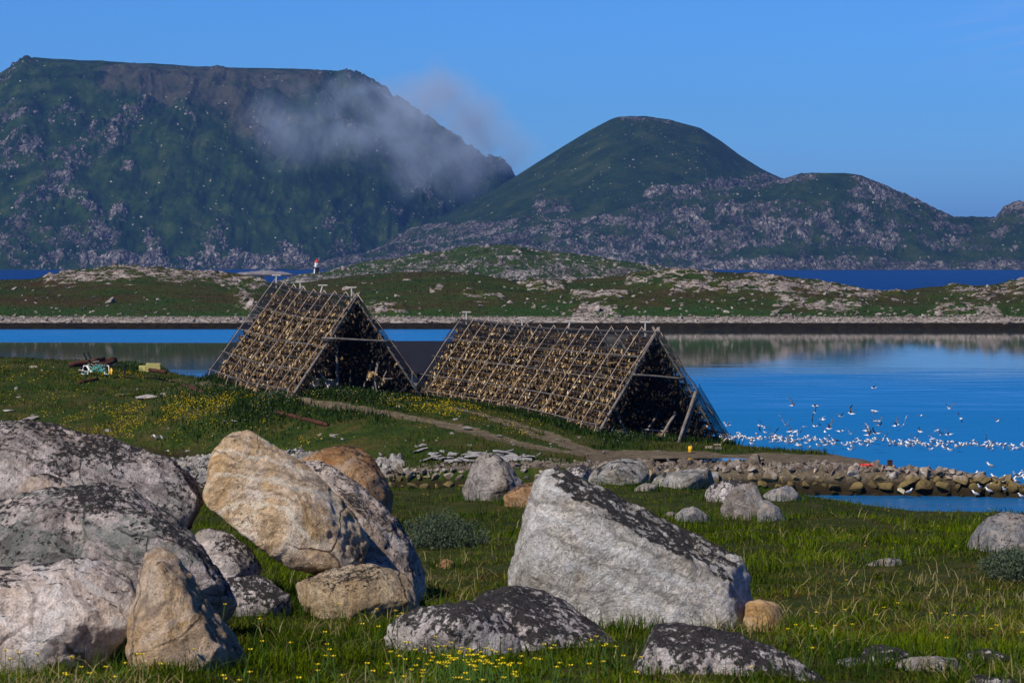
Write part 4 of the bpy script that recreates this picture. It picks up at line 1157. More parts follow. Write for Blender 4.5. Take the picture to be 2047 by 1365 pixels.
R1 = make_rack('shorter fish drying rack on the grass rise at the left', P(712, 594, 180), P(548, 566, 198.5), 9, 15, 5, bald=((0.08, 0.3, 0.07), (0.8, 1, 0.08)), beam=(0.40, 0.42, 0.55, 0.5))
R2 = make_rack('longer fish drying rack beside the gravel track at the shore', P(1312, 664, 172), P(922, 640, 195), 15, 14, 6, bald=((0.12, 0.27, 0.17), (0.56, 0.6, 0.08), (0.68, 0.74, 0.12), (0.93, 1, 0.06)), beam=(0.41, 0.41, 0.0, 0.0))


def prop(rack, a, b_, r0, r1=None, mt=None, name='prop_post'):
    b = Builder(); b.pole(a, b_, r0, r1, 0.02)
    return b.build(name, mt or wood_grey, rack[0], rack[1], True)


def on_ground(px, py, d): 
    p = P(px, py, d); p.z = float(z_point(p.x, p.y)) - 0.05
    return p


# loose posts seen inside the open near gables
prop(R2, P(1229, 812, 172.2), on_ground(1255, 892, 172.2), 0.075)
prop(R2, P(1391, 783, 172.6), on_ground(1356, 893, 171.2), 0.115, 0.10)
prop(R2, P(1394, 797, 172.8), on_ground(1361, 892, 171.4), 0.07)
prop(R2, P(1351, 824, 173.5), on_ground(1318, 895, 172.5), 0.095)
prop(R2, P(1313, 832, 174.5), on_ground(1284, 893, 174), 0.08)
prop(R2, P(1342, 729, 173.2), P(1326, 746, 172.6), 0.05)
prop(R1, P(672, 668, 181), on_ground(676, 782, 181), 0.10)
prop(R1, P(762, 688, 182), on_ground(744, 780, 181.3), 0.10)
prop(R1, P(748, 715, 183), on_ground(722, 782, 182.5), 0.08)
prop(R1, P(782, 722, 181.5), P(766, 757, 181.5), 0.06)
prop(R1, P(766, 757, 181.4), P(805, 757, 181.6), 0.06)
prop(R1, P(704, 703, 185), on_ground(700, 778, 185), 0.08, mt=wood_dark)
prop(R1, P(626, 715, 179.5), on_ground(657, 783, 179.8), 0.07)
prop(R1, P(746, 742, 180.8), on_ground(754, 776, 180.6), 0.05)
prop(R2, P(1284, 858, 173.2), P(1336, 862, 173.2), 0.05, mt=wood_light, name='hanging_pole')
# net curtain on the right corner of the long rack
V = []
rn = random.Random(3)
for i in range(9):
    for j in range(11):
        a_ = R2[2](-0.1, 0.55 + 0.42 * j / 10, 1, 0.05); c_ = R2[2](-0.3, 0.50 + 0.47 * j / 10, 1, 0.6)
        f_ = a_.lerp(c_, i / 8); f_ = f_ + R2[5] * (0.15 * math.sin(i * 1.9) + 0.05 * rn.random())
        V.append(tuple(f_ - R2[1]))
link('netting', mesh_np('netting', V, Q=grid_faces(9, 11)), net_m, R2[0])
rn = random.Random(8)
for px0, px1, py0, d, n in ((1284, 1336, 864, 173.1, 130), (1222, 1246, 860, 174, 90), (737, 752, 744, 181, 80), (755, 768, 758, 181.4, 50), (640, 655, 737, 181, 60)):
    for _ in range(n):
        all_fish.append((P(rn.uniform(px0, px1), py0 + rn.uniform(-2, 6), d + rn.uniform(-.25, .25)), rn.uniform(0, 6.28), rn.uniform(0.55, 0.9), min(1, max(0, rn.gauss(0.62, 0.25)))))

# the 300 fish that show largest are things of their own, the rest is one mass
order = sorted(range(len(all_fish)), key=lambda i: (all_fish[i][0].y - (3.5 if all_fish[i][0].x > 4 else 0), i))
vis = [i for i in order if all_fish[i][3] > 0.3]
single = set(vis[:300])
fish_meshes = []
for k, fv in enumerate(fish_shapes):
    for j, tone in enumerate((0.35, 0.55, 0.75, 0.95)):
        me = mesh_np('dried_fish', fv, Q=FISH_Q, attrs={'tone': np.full(len(fv), tone)}); me.materials.append(fish_m)
        fish_meshes.append(me)
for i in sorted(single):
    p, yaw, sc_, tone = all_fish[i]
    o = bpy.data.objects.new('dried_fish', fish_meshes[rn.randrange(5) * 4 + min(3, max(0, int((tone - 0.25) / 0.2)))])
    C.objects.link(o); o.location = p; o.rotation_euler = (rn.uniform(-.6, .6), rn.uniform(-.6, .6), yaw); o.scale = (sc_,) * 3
    tag(o, 'tan dried fish hanging among many at the near end of a drying rack', 'dried fish', 'dried fish hanging on the racks')
rest = [all_fish[i] for i in range(len(all_fish)) if i not in single]
pos = np.array([f[0][:] for f in rest]); yaw = np.array([f[1] for f in rest])
R = rand_rot(len(rest), rng, 0.5)
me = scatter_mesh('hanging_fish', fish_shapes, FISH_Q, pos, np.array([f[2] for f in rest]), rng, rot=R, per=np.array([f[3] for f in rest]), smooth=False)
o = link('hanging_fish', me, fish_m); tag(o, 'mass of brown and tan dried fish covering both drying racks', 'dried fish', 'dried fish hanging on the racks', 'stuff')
# ================================================================== STONES
def stone_mat(name, lo, mid_, hi, dark=0.0, tide=False, moss=None):
    m, nt, out = newmat(name)
    v = coords(nt, 'World')
    n = noi(nt, v, 1.1, 7, 0.7); f = noi(nt, v, 7, 5, 0.7)
    col = ramp(nt, n, [(0.32, lo), (0.5, mid_), (0.68, hi)])
    rnd_ = nd(nt, 'ShaderNodeObjectInfo').outputs['Random']
    col = mix(nt, 1.0, col, ramp(nt, rnd_, [(0.0, 0.65), (1.0, 1.2)]), 'MULTIPLY')
    col = mix(nt, 0.8, col, ramp(nt, f, [(0.32, 0.4), (0.5, 1.0), (0.68, 1.25)]), 'MULTIPLY')
    if tide:      # algae zones between the tides
        z = nd(nt, 'ShaderNodeSeparateXYZ', Vector=v).outputs[2]
        z = mth(nt, 'ADD', z, mth(nt, 'MULTIPLY', mth(nt, 'SUBTRACT', n, 0.5), 0.9))
        col = mix(nt, nd(nt, 'ShaderNodeMapRange', Value=z, From_Min=1.15, From_Max=0.80).outputs[0], col, mix(nt, f, (0.09, 0.062, 0.026), (0.24, 0.18, 0.07)))
        col = mix(nt, nd(nt, 'ShaderNodeMapRange', Value=z, From_Min=0.62, From_Max=0.30).outputs[0], col, mix(nt, f, (0.008, 0.006, 0.004), (0.045, 0.032, 0.012)))
    finish(nt, out, col, 0.95, mth(nt, 'ADD', n, mth(nt, 'MULTIPLY', f, 0.4)), 0.7, 0.12, 0.15)
    return m


def protos(name, n, seed, m, base=ICO3, **kw): return [stone_mesh(name, seed + i, m, base, **kw) for i in range(n)]


def put_stone(me, p, s, label, group, name='stone', cat='stone', tilt=0.35, flat=1.0, sink=0.3):
    o = bpy.data.objects.new(name, me); C.objects.link(o)
    o.location = p + Vector((0, 0, s * (0.65 - sink) * 0.5)); o.rotation_euler = (rs.gauss(0, tilt), rs.gauss(0, tilt), rs.uniform(0, 6.28))
    o.scale = (s, s * rs.uniform(.8, 1.1), s * flat * rs.uniform(.8, 1.15))
    return tag(o, label, cat, group)


rs = random.Random(21)
wall_m = stone_mat('shore wall stone', (0.11, 0.085, 0.065), (0.25, 0.20, 0.155), (0.44, 0.40, 0.36), tide=True)
whitestone_m = stone_mat('bleached shore stone', (0.16, 0.145, 0.13), (0.30, 0.28, 0.26), (0.46, 0.43, 0.41))
islestone_m = stone_mat('island boulder stone', (0.13, 0.10, 0.085), (0.26, 0.22, 0.20), (0.43, 0.39, 0.365))
wall_p = protos('stone', 7, 100, wall_m)
white_p = protos('stone', 6, 200, whitestone_m)
isle_p = protos('boulder', 8, 300, islestone_m)
# jetty wall facing the inlet: big stones are things, the chinking between them is rubble
WALL = 'stones of the shore wall'
rows = []
for (zc, smin, smax, stepf) in ((-0.05, 0.26, 0.70, 0.85), (0.45, 0.24, 0.66, 0.85), (0.92, 0.20, 0.60, 0.85), (1.30, 0.14, 0.42, 1.1)):
    px = 770
    while px < 2100:
        s = rs.uniform(smin, smax) * (1.0 if px > 1050 else 0.8)
        px += s * stepf * 37.5
        rows.append((px, zc, s)); px += s * stepf * 37.5
for px, zc, s in rows:
    top = float(np.interp(px, [780, 1100, 1560, 1850, 1980, 2090], [1.35, 1.5, 1.5, 1.4, 0.95, 0.35]))
    if zc > top + 0.1: continue
    e = float(np.interp((px - MIDX) / FOCAL * 151, _outline[5:11, 0], _outline[5:11, 1]))
    p = Vector(((px - MIDX) / FOCAL * e, e - 0.28 + 0.38 * zc / 1.4 + rs.uniform(-.1, .1), zc + rs.uniform(-.08, .08)))
    lab = ('dark wet stone low in the shore wall at the waterline', 'brownish yellow stone in the middle of the shore wall', 'grey stone in the upper course of the shore wall', 'small pale stone on top of the shore wall')[[-0.05, 0.45, 0.92, 1.30].index(zc)]
    put_stone(rs.choice(wall_p), p, s, lab, WALL, 'stone', 'stone', 0.5, 1.0, 0.65)
n = 4200
px = rng.uniform(775, 2095, n); e = np.interp((px - MIDX) / FOCAL * 151, _outline[5:11, 0], _outline[5:11, 1])
top = np.interp(px, [780, 1100, 1560, 1850, 1980, 2090], [1.35, 1.5, 1.5, 1.4, 0.95, 0.35])
zz_ = rng.uniform(-0.1, 1, n) * top
dd = np.where(rng.random(n) < 0.5, e - 0.1 + 0.3 * zz_, e + np.abs(rng.normal(0.3, 1.6, n)))
xx = (px - MIDX) / FOCAL * e
zz_ = np.where(dd > e + 0.3, z_point(xx, dd), zz_)
me = scatter_mesh('rubble', [stone_verts(400 + i, ICO2) for i in range(5)], ICO2[1], np.stack([xx, dd, zz_], 1), rng.lognormal(-2.1, 0.5, n), rng, 0.6)
tag(link('rubble', me, wall_m), 'grey rubble filling and topping the shore wall', 'rubble', None, 'stuff')
# named rocks on the jetty's far edge
for px, py, d, s, mt, lab in [(1690, 906, 174, 0.48, 0, 'pale rounded rock at the back edge of the jetty nearest the gulls'), (1770, 918, 166, 0.60, 2, 'large pale grey rock on the back edge of the jetty'),
                              (1798, 920, 165, 0.36, 3, 'lower pale rock beside the large one on the jetty edge'), (1740, 912, 168, 0.2, 4, 'smallest pale rock on the back edge of the jetty'),
                              (1862, 930, 156, 0.45, 5, 'flat pale slab on the jetty towards its tip'), (1960, 936, 153.5, 0.42, 1, 'flat rock near the jetty tip with a gull above')]:
    p = P(px, py, d); p.z = float(z_point(p.x, p.y)); put_stone(white_p[mt], p, s, lab, None, 'boulder', 'boulder', 0.2)
# cove of white stones on the left, before the turf
n = 3600
px = rng.uniform(150, 800, n); dd = 152.5 + rng.uniform(0.0, 1.0, n) ** 0.8 * np.interp(px, [250, 450, 620, 700, 800], [19, 17, 13, 9, 6]); xx = (px - MIDX) / FOCAL * dd
me = scatter_mesh('shore_stones', [stone_verts(430 + i, ICO2) for i in range(5)], ICO2[1], np.stack([xx, dd, z_point(xx, dd)], 1), rng.lognormal(-1.75, 0.5, n), rng, 0.6)
tag(link('shore_stones', me, whitestone_m), 'band of small white stones along the cove', 'stones', None, 'stuff')
for k in range(34):
    px = rs.uniform(330, 1080); py = rs.uniform(902, 925) if px < 900 else rs.uniform(905, 930)
    h = hit_point(px, py); put_stone(rs.choice(white_p), h, rs.uniform(0.14, 0.3), 'white stone on the turf by the cove shore', 'white stones by the cove')
# stones on the turf
for px, py, s, fl, lab in [(300, 796, 1.05, 0.42, 'broad pale rock outcrop in the turf below the scrap heap'), (325, 790, 0.5, 0.7, 'pale square rock beside the broad turf outcrop'), (240, 792, 0.7, 0.22, 'thin pale rock ledge left of the broad turf outcrop'),
                           (68, 735, 0.42, 0.7, 'white rock on the turf at the far left'), (82, 741, 0.22, 0.7, 'small white rock at the foot of the far left rock'), (36, 795, 0.25, 0.5, 'small white stone low on the left turf'),
                           (55, 840, 0.8, 0.25, 'flat pale rock slab in the buttercups at the left'), (15, 822, 0.6, 0.3, 'pale slab at the left edge of the turf'), (449, 845, 0.34, 0.6, 'white rock pair in the buttercup field'), (470, 843, 0.26, 0.6, 'rounder white stone beside the buttercup field pair'),
                           (838, 903, 0.62, 0.42, 'pale flat rock on the turf above the stone wall'), (845, 891, 0.34, 0.6, 'smaller pale rock behind the flat turf rock'), (668, 872, 0.36, 0.6, 'white stone cluster on the turf right of the tilted boulder'), (685, 880, 0.3, 0.7, 'second white stone of the turf cluster'),
                           (640, 870, 0.26, 0.6, 'pale stone left of the turf cluster'), (910, 839, 0.32, 0.6, 'white stone between the track and the long rack'), (935, 856, 0.32, 0.4, 'flat white stone beside the gravel track'), (1000, 872, 0.3, 0.3, 'pale stones where the tracks meet'), (215, 862, 0.4, 0.5, 'pale low rock in the left buttercups')]:
    put_stone(rs.choice(white_p), hit_point(px, py), s, lab, None, 'stone', 'stone', 0.12, fl, 0.5)
n = 420
px = rng.uniform(-50, 1250, n); py = rng.uniform(770, 915, n)
pts = np.array([hit_point(a, b)[:] for a, b in zip(px[:130], py[:130])])
me = scatter_mesh('scattered_stones', [stone_verts(460 + i, ICO2) for i in range(5)], ICO2[1], pts, rng.lognormal(-2.4, 0.45, len(pts)), rng, 0.3)
tag(link('scattered_stones', me, whitestone_m), 'small pale stones scattered over the turf', 'stones', None, 'stuff')
# slate-like slabs heaped by the cove
slate_m = simple('grey white slab stone', (0.30, 0.29, 0.29), 0.5, 2.5, 0.9, 0.6, 0.05, stain=(0.06, 0.055, 0.055))
for k in range(26):
    px = rs.choice([rs.uniform(855, 950), rs.uniform(940, 1055), rs.uniform(985, 1050)]); py = rs.uniform(908, 928)
    h = hit_point(px, py)
    b = Builder(); a = rs.uniform(-.5, .5); w = rs.uniform(.5, 1.3)
    ax = (Vector((math.cos(a), math.sin(a), rs.uniform(-.25, .25))).normalized(), Vector((-math.sin(a), math.cos(a), rs.uniform(-.4, .4))).normalized(), Vector((rs.uniform(-.3, .3), rs.uniform(-.3, .3), 1)).normalized())
    b.loft([h + ax[0] * (-w / 2 + w * t / 4) + Vector((0, 0, 0.12 + rs.uniform(-.03, .03))) for t in range(5)], [(rs.uniform(.16, .34), rs.uniform(.05, .1)) for _ in range(5)], 7, up=ax[2])
    o = b.build('slab', slate_m, None, h); o.location = h
    tag(o, 'grey slab of stone in the heap by the cove shore', 'stone slab', 'heaped slabs by the cove')

# island boulders: the largest are things, the small ones one mass
isle = []
for _ in range(1700):
    px = rs.uniform(-140, 2190)
    t = rs.random() ** 1.7
    right = 0.35 + 0.65 * min(1, max(0, (px - 950) / 250)) + (0.3 if px > 1700 else 0)
    if rs.random() > right: continue
    cl = float(perlin(np.array(px * 0.012), np.array(t * 3.0), np.array(4.0)))
    if cl < rs.uniform(-0.55, 0.25): continue
    d = 536 + t * 105
    s = min(1.7, math.exp(rs.gauss(-0.95, 0.55)))
    isle.append((s, px, d))
SPECIAL = [(1.9, 500, 548, 'great pale rock standing on the island shore behind the left rack'), (2.2, 1190, 540, 'great block of pale rock at the island shore behind the long rack'), (1.5, 1165, 541, 'pale rock leaning on the great block behind the long rack'),
           (2.1, 2040, 690, 'big bare rock on the island crest at the right edge'), (1.3, 815, 600, 'flat white rock high on the green island slope'), (1.1, 880, 580, 'white rock beside a cluster on the green island slope'),
           (1.5, 1790, 585, 'big pale pointed boulder on the right part of the island'), (1.5, 760, 540, 'pale jagged rock at the island shore right of the left rack')]
for s, px, d, lab in SPECIAL:
    x = (px - MIDX) / FOCAL * d
    put_stone(isle_p[int(px) % 8], Vector((x, d, float(z_island(x, d)))), s, lab, None, 'boulder', 'boulder', 0.15, 0.9, 0.5)
isle.sort(reverse=True)
for s, px, d in isle[:215]:
    x = (px - MIDX) / FOCAL * d
    put_stone(rs.choice(isle_p), Vector((x, d, float(z_island(x, d)))), s, 'pale boulder lying on the heath of the far island', 'boulders on the far island', 'boulder', 'boulder', 0.25, 0.75, 0.5)
small = isle[215:]
d_ = np.array([q[2] for q in small]); x_ = (np.array([q[1] for q in small]) - MIDX) / FOCAL * d_
n = 1500
xs_ = (rng.uniform(-150, 2200, n) - MIDX) / FOCAL * 531; ds_ = 530.0 + rng.uniform(-0.8, 5.0, n) ; ss_ = rng.lognormal(-1.35, 0.5, n)
x_ = np.concatenate([x_, xs_]); d_ = np.concatenate([d_, ds_]); s_ = np.concatenate([np.array([q[0] for q in small]), ss_])
me = scatter_mesh('island_stones', [stone_verts(500 + i, ICO2) for i in range(6)], ICO2[1], np.stack([x_, d_, z_island(x_, d_) + 0.1 * s_], 1), s_, rng, 0.4)
tag(link('island_stones', me, islestone_m), 'pale stones along the far island shore and slope', 'stones', None, 'stuff')
# blocks on the lighthouse island
n = 420
px = rng.uniform(560, 1380, n); t = rng.random(n) ** 0.8; d_ = 1236 + t * 120
x_ = (px - MIDX) / FOCAL * d_
me = scatter_mesh('rocky_island_blocks', [stone_verts(540 + i, ICO2) for i in range(6)], ICO2[1], np.stack([x_, d_, isl2_height(px, d_)[0]], 1), rng.lognormal(-0.25, 0.45, n), rng, 0.3)
tag(link('rocky_island_blocks', me, islestone_m), 'pale blocks of rock strewn over the lighthouse island', 'rocks', None, 'stuff')

# ================================================================== BUILDINGS
white_paint = simple('white paint', (0.78, 0.78, 0.77), 0.08, 2.0, 0.6, 0.1, 0.01)
dark_roof = simple('dark roof sheet', (0.010, 0.011, 0.018), 0.3, 0.8, 0.6, 0.2, 0.01)
black_paint = simple('black paint', (0.012, 0.013, 0.018), 0.3, 1.0, 0.7, 0.2, 0.01)
red_paint = simple('red paint', (0.62, 0.05, 0.035), 0.15, 1.5, 0.5, 0.1, 0.01)
dark_glass = simple('dark window glass', (0.01, 0.015, 0.03), 0.2, 1.0, 0.15, 0.0, 0.01, spec=0.5)
c = P(858, 776, 217); c.z = float(z_point(c.x, c.y)) - 0.1
house = empty('shed', c, 'low white shed with a big dark roof between the two racks', 'shed')
gx, w, dp, hw = 0.0, 6.6, 6.0, 1.15
zr, ze = 3.55, 1.45
b = Builder(); b.box((0, dp / 2, hw / 2 + 0.1), (w, dp, hw + 0.5)); b.build('wall', white_paint, house)
b = Builder()
for s in (-1, 1):
    y0, y1 = dp / 2 + s * (dp / 2 + 0.55), dp / 2
    b.add([(-w / 2 - .3, y0, ze - 0.15), (w / 2 + .3, y0, ze - 0.15), (w / 2 + .3, y1, zr), (-w / 2 - .3, y1, zr), (-w / 2 - .3, y0, ze - 0.3), (w / 2 + .3, y0, ze - 0.3), (w / 2 + .3, y1, zr - 0.16), (-w / 2 - .3, y1, zr - 0.16)],
          [(0, 1, 2, 3), (7, 6, 5, 4), (0, 4, 5, 1), (1, 5, 6, 2), (3, 2, 6, 7), (0, 3, 7, 4)])
b.build('roof', dark_roof, house)
b = Builder(); b.add([(-w / 2, 0.01, ze - .05), (-w / 2, dp - 0.01, ze - .05), (-w / 2, dp / 2, zr - 0.2)], [(0, 1, 2)]); b.add([(w / 2, 0.01, ze - .05), (w / 2, dp - 0.01, ze - .05), (w / 2, dp / 2, zr - 0.2)], [(2, 1, 0)]); b.build('gable', white_paint, house)
b = Builder(); b.box((-0.35, -0.03, 0.62), (1.15, 0.08, 1.1)); dr = b.build('door', black_paint, house)
b = Builder(); b.box((0.12, -0.09, 0.6), (0.06, 0.06, 0.16)); b.build('handle', white_paint, dr)
b = Builder(); b.box((1.2, -0.02, 0.72), (0.6, 0.06, 0.5)); wn = b.build('window', dark_glass, house)
b = Builder()
for q in ((1.2, -0.06, 1.0, 0.7, 0.06), (1.2, -0.06, 0.44, 0.7, 0.06), (0.87, -0.06, 0.72, 0.06, 0.5), (1.53, -0.06, 0.72, 0.06, 0.5)): b.box(q[:3], (q[3], 0.05, q[4]))
b.build('frame', white_paint, wn)
# white tubs seen under the left rack
for px, py, d in ((494, 768, 199), (626, 772, 190), (661, 776, 190)):
    h = on_ground(px, py, d)
    tb = empty('tub', h, {494: 'white tub showing under the far left eave of the left rack', 626: 'white tub showing behind the left front leg of the left rack', 661: 'smaller white tub inside the open end of the left rack'}[px], 'tub')
    b = Builder(); b.loft([(0, 0, 0), (0, 0, 0.05), (0, 0, 0.55), (0, 0, 0.62)], [0.34, 0.36, 0.42, 0.46], 14); b.build('body', white_paint, tb, smooth=False)
    b = Builder(); b.loft([(0, 0, 0.60), (0, 0, 0.66)], [0.49, 0.49], 14); b.build('rim', white_paint, tb)
# lighthouse
h = P(633, 555, 1330)
lh = empty('lighthouse', h, 'small white lighthouse with a red cap and black front on the rocky island', 'lighthouse', rz=math.radians(16))
S4 = math.pi / 4


def frustum(b, z0, z1, r0, r1, mi=0, sides=4, y=0):
    V = []
    for z, r in ((z0, r0), (z1, r1)):
        for k in range(sides): q = 2 * math.pi * k / sides + math.pi / sides; V.append((r * math.cos(q), r * math.sin(q) + y, z))
    b.add(V, [tuple(range(sides))[::-1], tuple(range(sides, 2 * sides))] + [(k, (k + 1) % sides, sides + (k + 1) % sides, sides + k) for k in range(sides)], mi)


b = Builder(); frustum(b, 0, 4.6, 1.95, 1.35); b.build('tower', white_paint, lh)
b = Builder(); b.add([(-1.36, -1.42, 0.05), (1.36, -1.42, 0.05), (0.955, -0.985, 4.55), (-0.955, -0.985, 4.55)], [(0, 1, 2, 3)])
b.add([(-1.36, -1.30, 0.05), (1.36, -1.30, 0.05), (0.955, -0.94, 4.55), (-0.955, -0.94, 4.55)], [(3, 2, 1, 0)]); b.build('black_front', black_paint, lh)
b = Builder(); b.box((0, 0, 4.75), (3.0, 3.0, 0.22)); gal = b.build('gallery', black_paint, lh)
b = Builder()
for a in np.linspace(0, 2 * math.pi, 12, endpoint=False): b.box((1.42 * math.cos(a), 1.42 * math.sin(a), 5.15), (0.06, 0.06, 0.75))
b.loft([(1.42 * math.cos(a), 1.42 * math.sin(a), 5.5) for a in np.linspace(0, 2 * math.pi, 17)], 0.035, 5); b.build('railing', white_paint, gal)
b = Builder(); frustum(b, 4.86, 7.0, 1.0, 1.0, sides=8); ln = b.build('lantern_room', white_paint, lh)
b = Builder(); b.box((0, -0.95, 5.55), (0.75, 0.1, 1.0)); b.build('window', dark_glass, ln)
b = Builder(); frustum(b, 7.0, 7.16, 1.12, 1.16, sides=8); b.build('cornice', black_paint, lh)
b = Builder(); frustum(b, 7.17, 7.75, 1.22, 0.75, sides=8); frustum(b, 7.75, 8.25, 0.75, 0.24, sides=8); frustum(b, 8.25, 8.9, 0.24, 0.2, sides=8); cp = b.build('cap', red_paint, lh)
b = Builder(); b.pole((0, 0, 8.9), (0, 0, 9.7), 0.05); b.build('vane', black_paint, cp)

# ================================================================== SCRAP AND SMALL THINGS
rust = simple('rusty iron', (0.070, 0.026, 0.014), 0.5, 4.0, 0.9, 0.5, 0.02, stain=(0.03, 0.012, 0.008))
yellow_pl = simple('yellow plastic', (0.80, 0.46, 0.02), 0.08, 3.0, 0.45, 0.1, 0.005)
concrete = simple('algae stained concrete', (0.42, 0.38, 0.14), 0.35, 2.5, 0.9, 0.4, 0.02, stain=(0.10, 0.10, 0.03))
rope_m = simple('turquoise netting cord', (0.12, 0.42, 0.36), 0.3, 8.0, 0.9)


def at(px, py, d, lift=0.0):
    p = P(px, py, d); return p


def gz(px, py):
    return hit_point(px, py)


def scrap(name, label, cat, pairs, r, m, group=None):
    b = Builder(); o0 = pairs[0][0]
    for a, c_ in pairs: b.pole(a, c_, r, r, 0.0, 10)
    o = b.build(name, m, None, o0, True); o.location = o0
    return tag(o, label, cat, group)


D = 209
for k, (x0, y0, x1, y1, r, lab) in enumerate([(150, 728, 232, 719, 0.22, 'thickest rusty pipe lying across the scrap heap'), (162, 735, 222, 726, 0.20, 'rusty pipe on the front of the scrap heap'), (186, 722, 207, 717, 0.18, 'short rusty pipe on top of the scrap heap'),
                                              (140, 729, 180, 727, 0.20, 'rusty pipe sticking out left of the scrap heap'), (200, 733, 228, 722, 0.16, 'short rusty pipe end pointing right in the scrap heap')]):
    scrap('pipe', lab, 'pipe', [(P(x0, y0, D - 0.6 * k), P(x1, y1, D + 1.4 - 0.6 * k))], r, rust, 'rusty pipes in the scrap heap')
scrap('stake', 'left one of two dark stakes leaning out of the scrap heap', 'stake', [(P(173, 719, D), P(166, 704, D))], 0.06, black_paint, 'leaning stakes')
scrap('stake', 'right one of two dark stakes leaning out of the scrap heap', 'stake', [(P(182, 717, D), P(175, 703, D))], 0.06, black_paint, 'leaning stakes')
for x0, x1, y0, y1, lab in ((158, 195, 767, 760, 'short rusty beam end lying in the turf below the scrap heap'), (299, 332, 741, 746, 'rusty beam under the stained concrete block'), (550, 655, 826, 852, 'long rusty beam in the grass left of the gravel track'),
                            (365, 408, 772, 788, 'bent rusty bar in the turf left of the left rack'), (380, 398, 770, 782, 'thin rusty bar crossing the bent one')):
    a, c_ = gz(x0, y0), gz(x1, y1)
    if lab.startswith('rusty beam'): a, c_ = P(x0, y0, 206), P(x1, y1, 204)
    scrap('beam', lab, 'beam', [(a + Vector((0, 0, .08)), c_ + Vector((0, 0, .08)))], 0.13 if x1 - x0 > 32 else 0.07, rust, 'rusty beams lying in the turf')
# white window frames leaning on the heap
for (cx, cy, w_, lean, lab) in ((169, 743, 0.42, 0.10, 'white window frame leaning at the left of the scrap heap'), (214, 743, 0.36, -0.1, 'pale broken frame leaning beside the yellow container')):
    h = P(cx, 748, 206.5)
    f = empty('window_frame', h, lab, 'window frame', 'old frames on the scrap heap')
    for (a, c_) in (((-w_ / 2, 0, 0), (-w_ / 2 + lean, .3, 0.6)), ((w_ / 2, 0, 0), (w_ / 2 + lean, .3, 0.6))):
        b = Builder(); b.pole(a, c_, 0.04, 0.04, 0, 4); b.build('stile', white_paint, f)
    for (a, c_) in (((-w_ / 2 - .05, 0, 0), (w_ / 2 + .05, 0, 0)), ((-w_ / 2 + lean, .3, 0.6), (w_ / 2 + lean, .3, 0.6))):
        b = Builder(); b.pole(a, c_, 0.04, 0.04, 0, 4); b.build('rail', white_paint, f)
for (x0, y0, x1, y1, mt, lab) in ((174, 732, 183, 744, white_paint, 'white plank leaning steeply on the scrap heap'), (176, 728, 188, 740, wood_grey, 'grey plank behind the white one on the scrap heap'), (182, 727, 197, 738, wood_grey, 'grey plank reaching furthest right on the scrap heap'),
                                  (158, 739, 178, 744, wood_pale, 'thin pale lath at the foot of the scrap heap'), (202, 737, 214, 729, wood_grey, 'grey plank propped left of the yellow container'), (144, 722, 156, 716, wood_pale, 'pale driftwood stick left of the pipes'),
                                  (186, 724, 198, 722, wood_pale, 'pale board lying on top of the rusty pipes')):
    b = Builder(); a, c_ = P(x0, y0, 206.5), P(x1, y1, 206)
    b.loft([a, a.lerp(c_, .5), c_], [(0.09, 0.03)] * 3, 4); o = b.build('plank', mt, None, a); o.location = a
    tag(o, lab, 'plank', 'planks on the scrap heap')
b = Builder(); h = P(196, 740, 205.8)
for k in range(60):
    a = Vector((rs.gauss(0, .25), rs.gauss(0, .15), rs.uniform(-.1, .35))); b.pole(h + a, h + a + Vector((rs.gauss(0, .2), rs.gauss(0, .1), rs.gauss(0, .12))), 0.02, 0.02, 0.02, 4, 2)
o = b.build('net_tangle', rope_m, None, h); o.location = h; tag(o, 'turquoise tangle of cord on the scrap heap', 'net')
h = P(226, 749, 205.5)
t = empty('container', h, 'bright yellow container under a dark bench frame by the scrap heap', 'container')
b = Builder(); b.loft([(-.12, 0, 0), (-.08, 0, .08), (.05, .05, .42), (.10, .08, .52), (.12, .1, .60)], [(0.24, .2), (.26, .22), (.24, .2), (.17, .14), (.12, .1)], 10, up=(0, 1, 0)); b.build('body', yellow_pl, t, smooth=True)
b = Builder(); b.loft([(.12, .1, .60), (.14, .11, .68)], [.09, .08], 8); b.build('cap', yellow_pl, t)
h = P(235, 748, 205.3)
t = empty('bench_frame', h, 'dark low bench frame standing over the yellow container', 'bench frame')
b = Builder(); b.box((0, 0, .66), (1.2, .45, .06)); b.build('top', black_paint, t)
for sx in (-.52, .52):
    for sy in (-.18, .18):
        b = Builder(); b.box((sx, sy, .3), (.06, .06, .66)); b.build('leg', black_paint, t)
h = P(305, 741, 206)
b = Builder(); b.box(h + Vector((0, .4, .22)), (1.05, 0.8, 0.62), rz=0.1); b.box(h + Vector((-.75, .5, .15)), (.5, .6, .42), rz=-.1); o = b.build('concrete_block', concrete, None, h, bevel=0.03); o.location = h
tag(o, 'yellow green stained concrete block on the left turf edge', 'block')
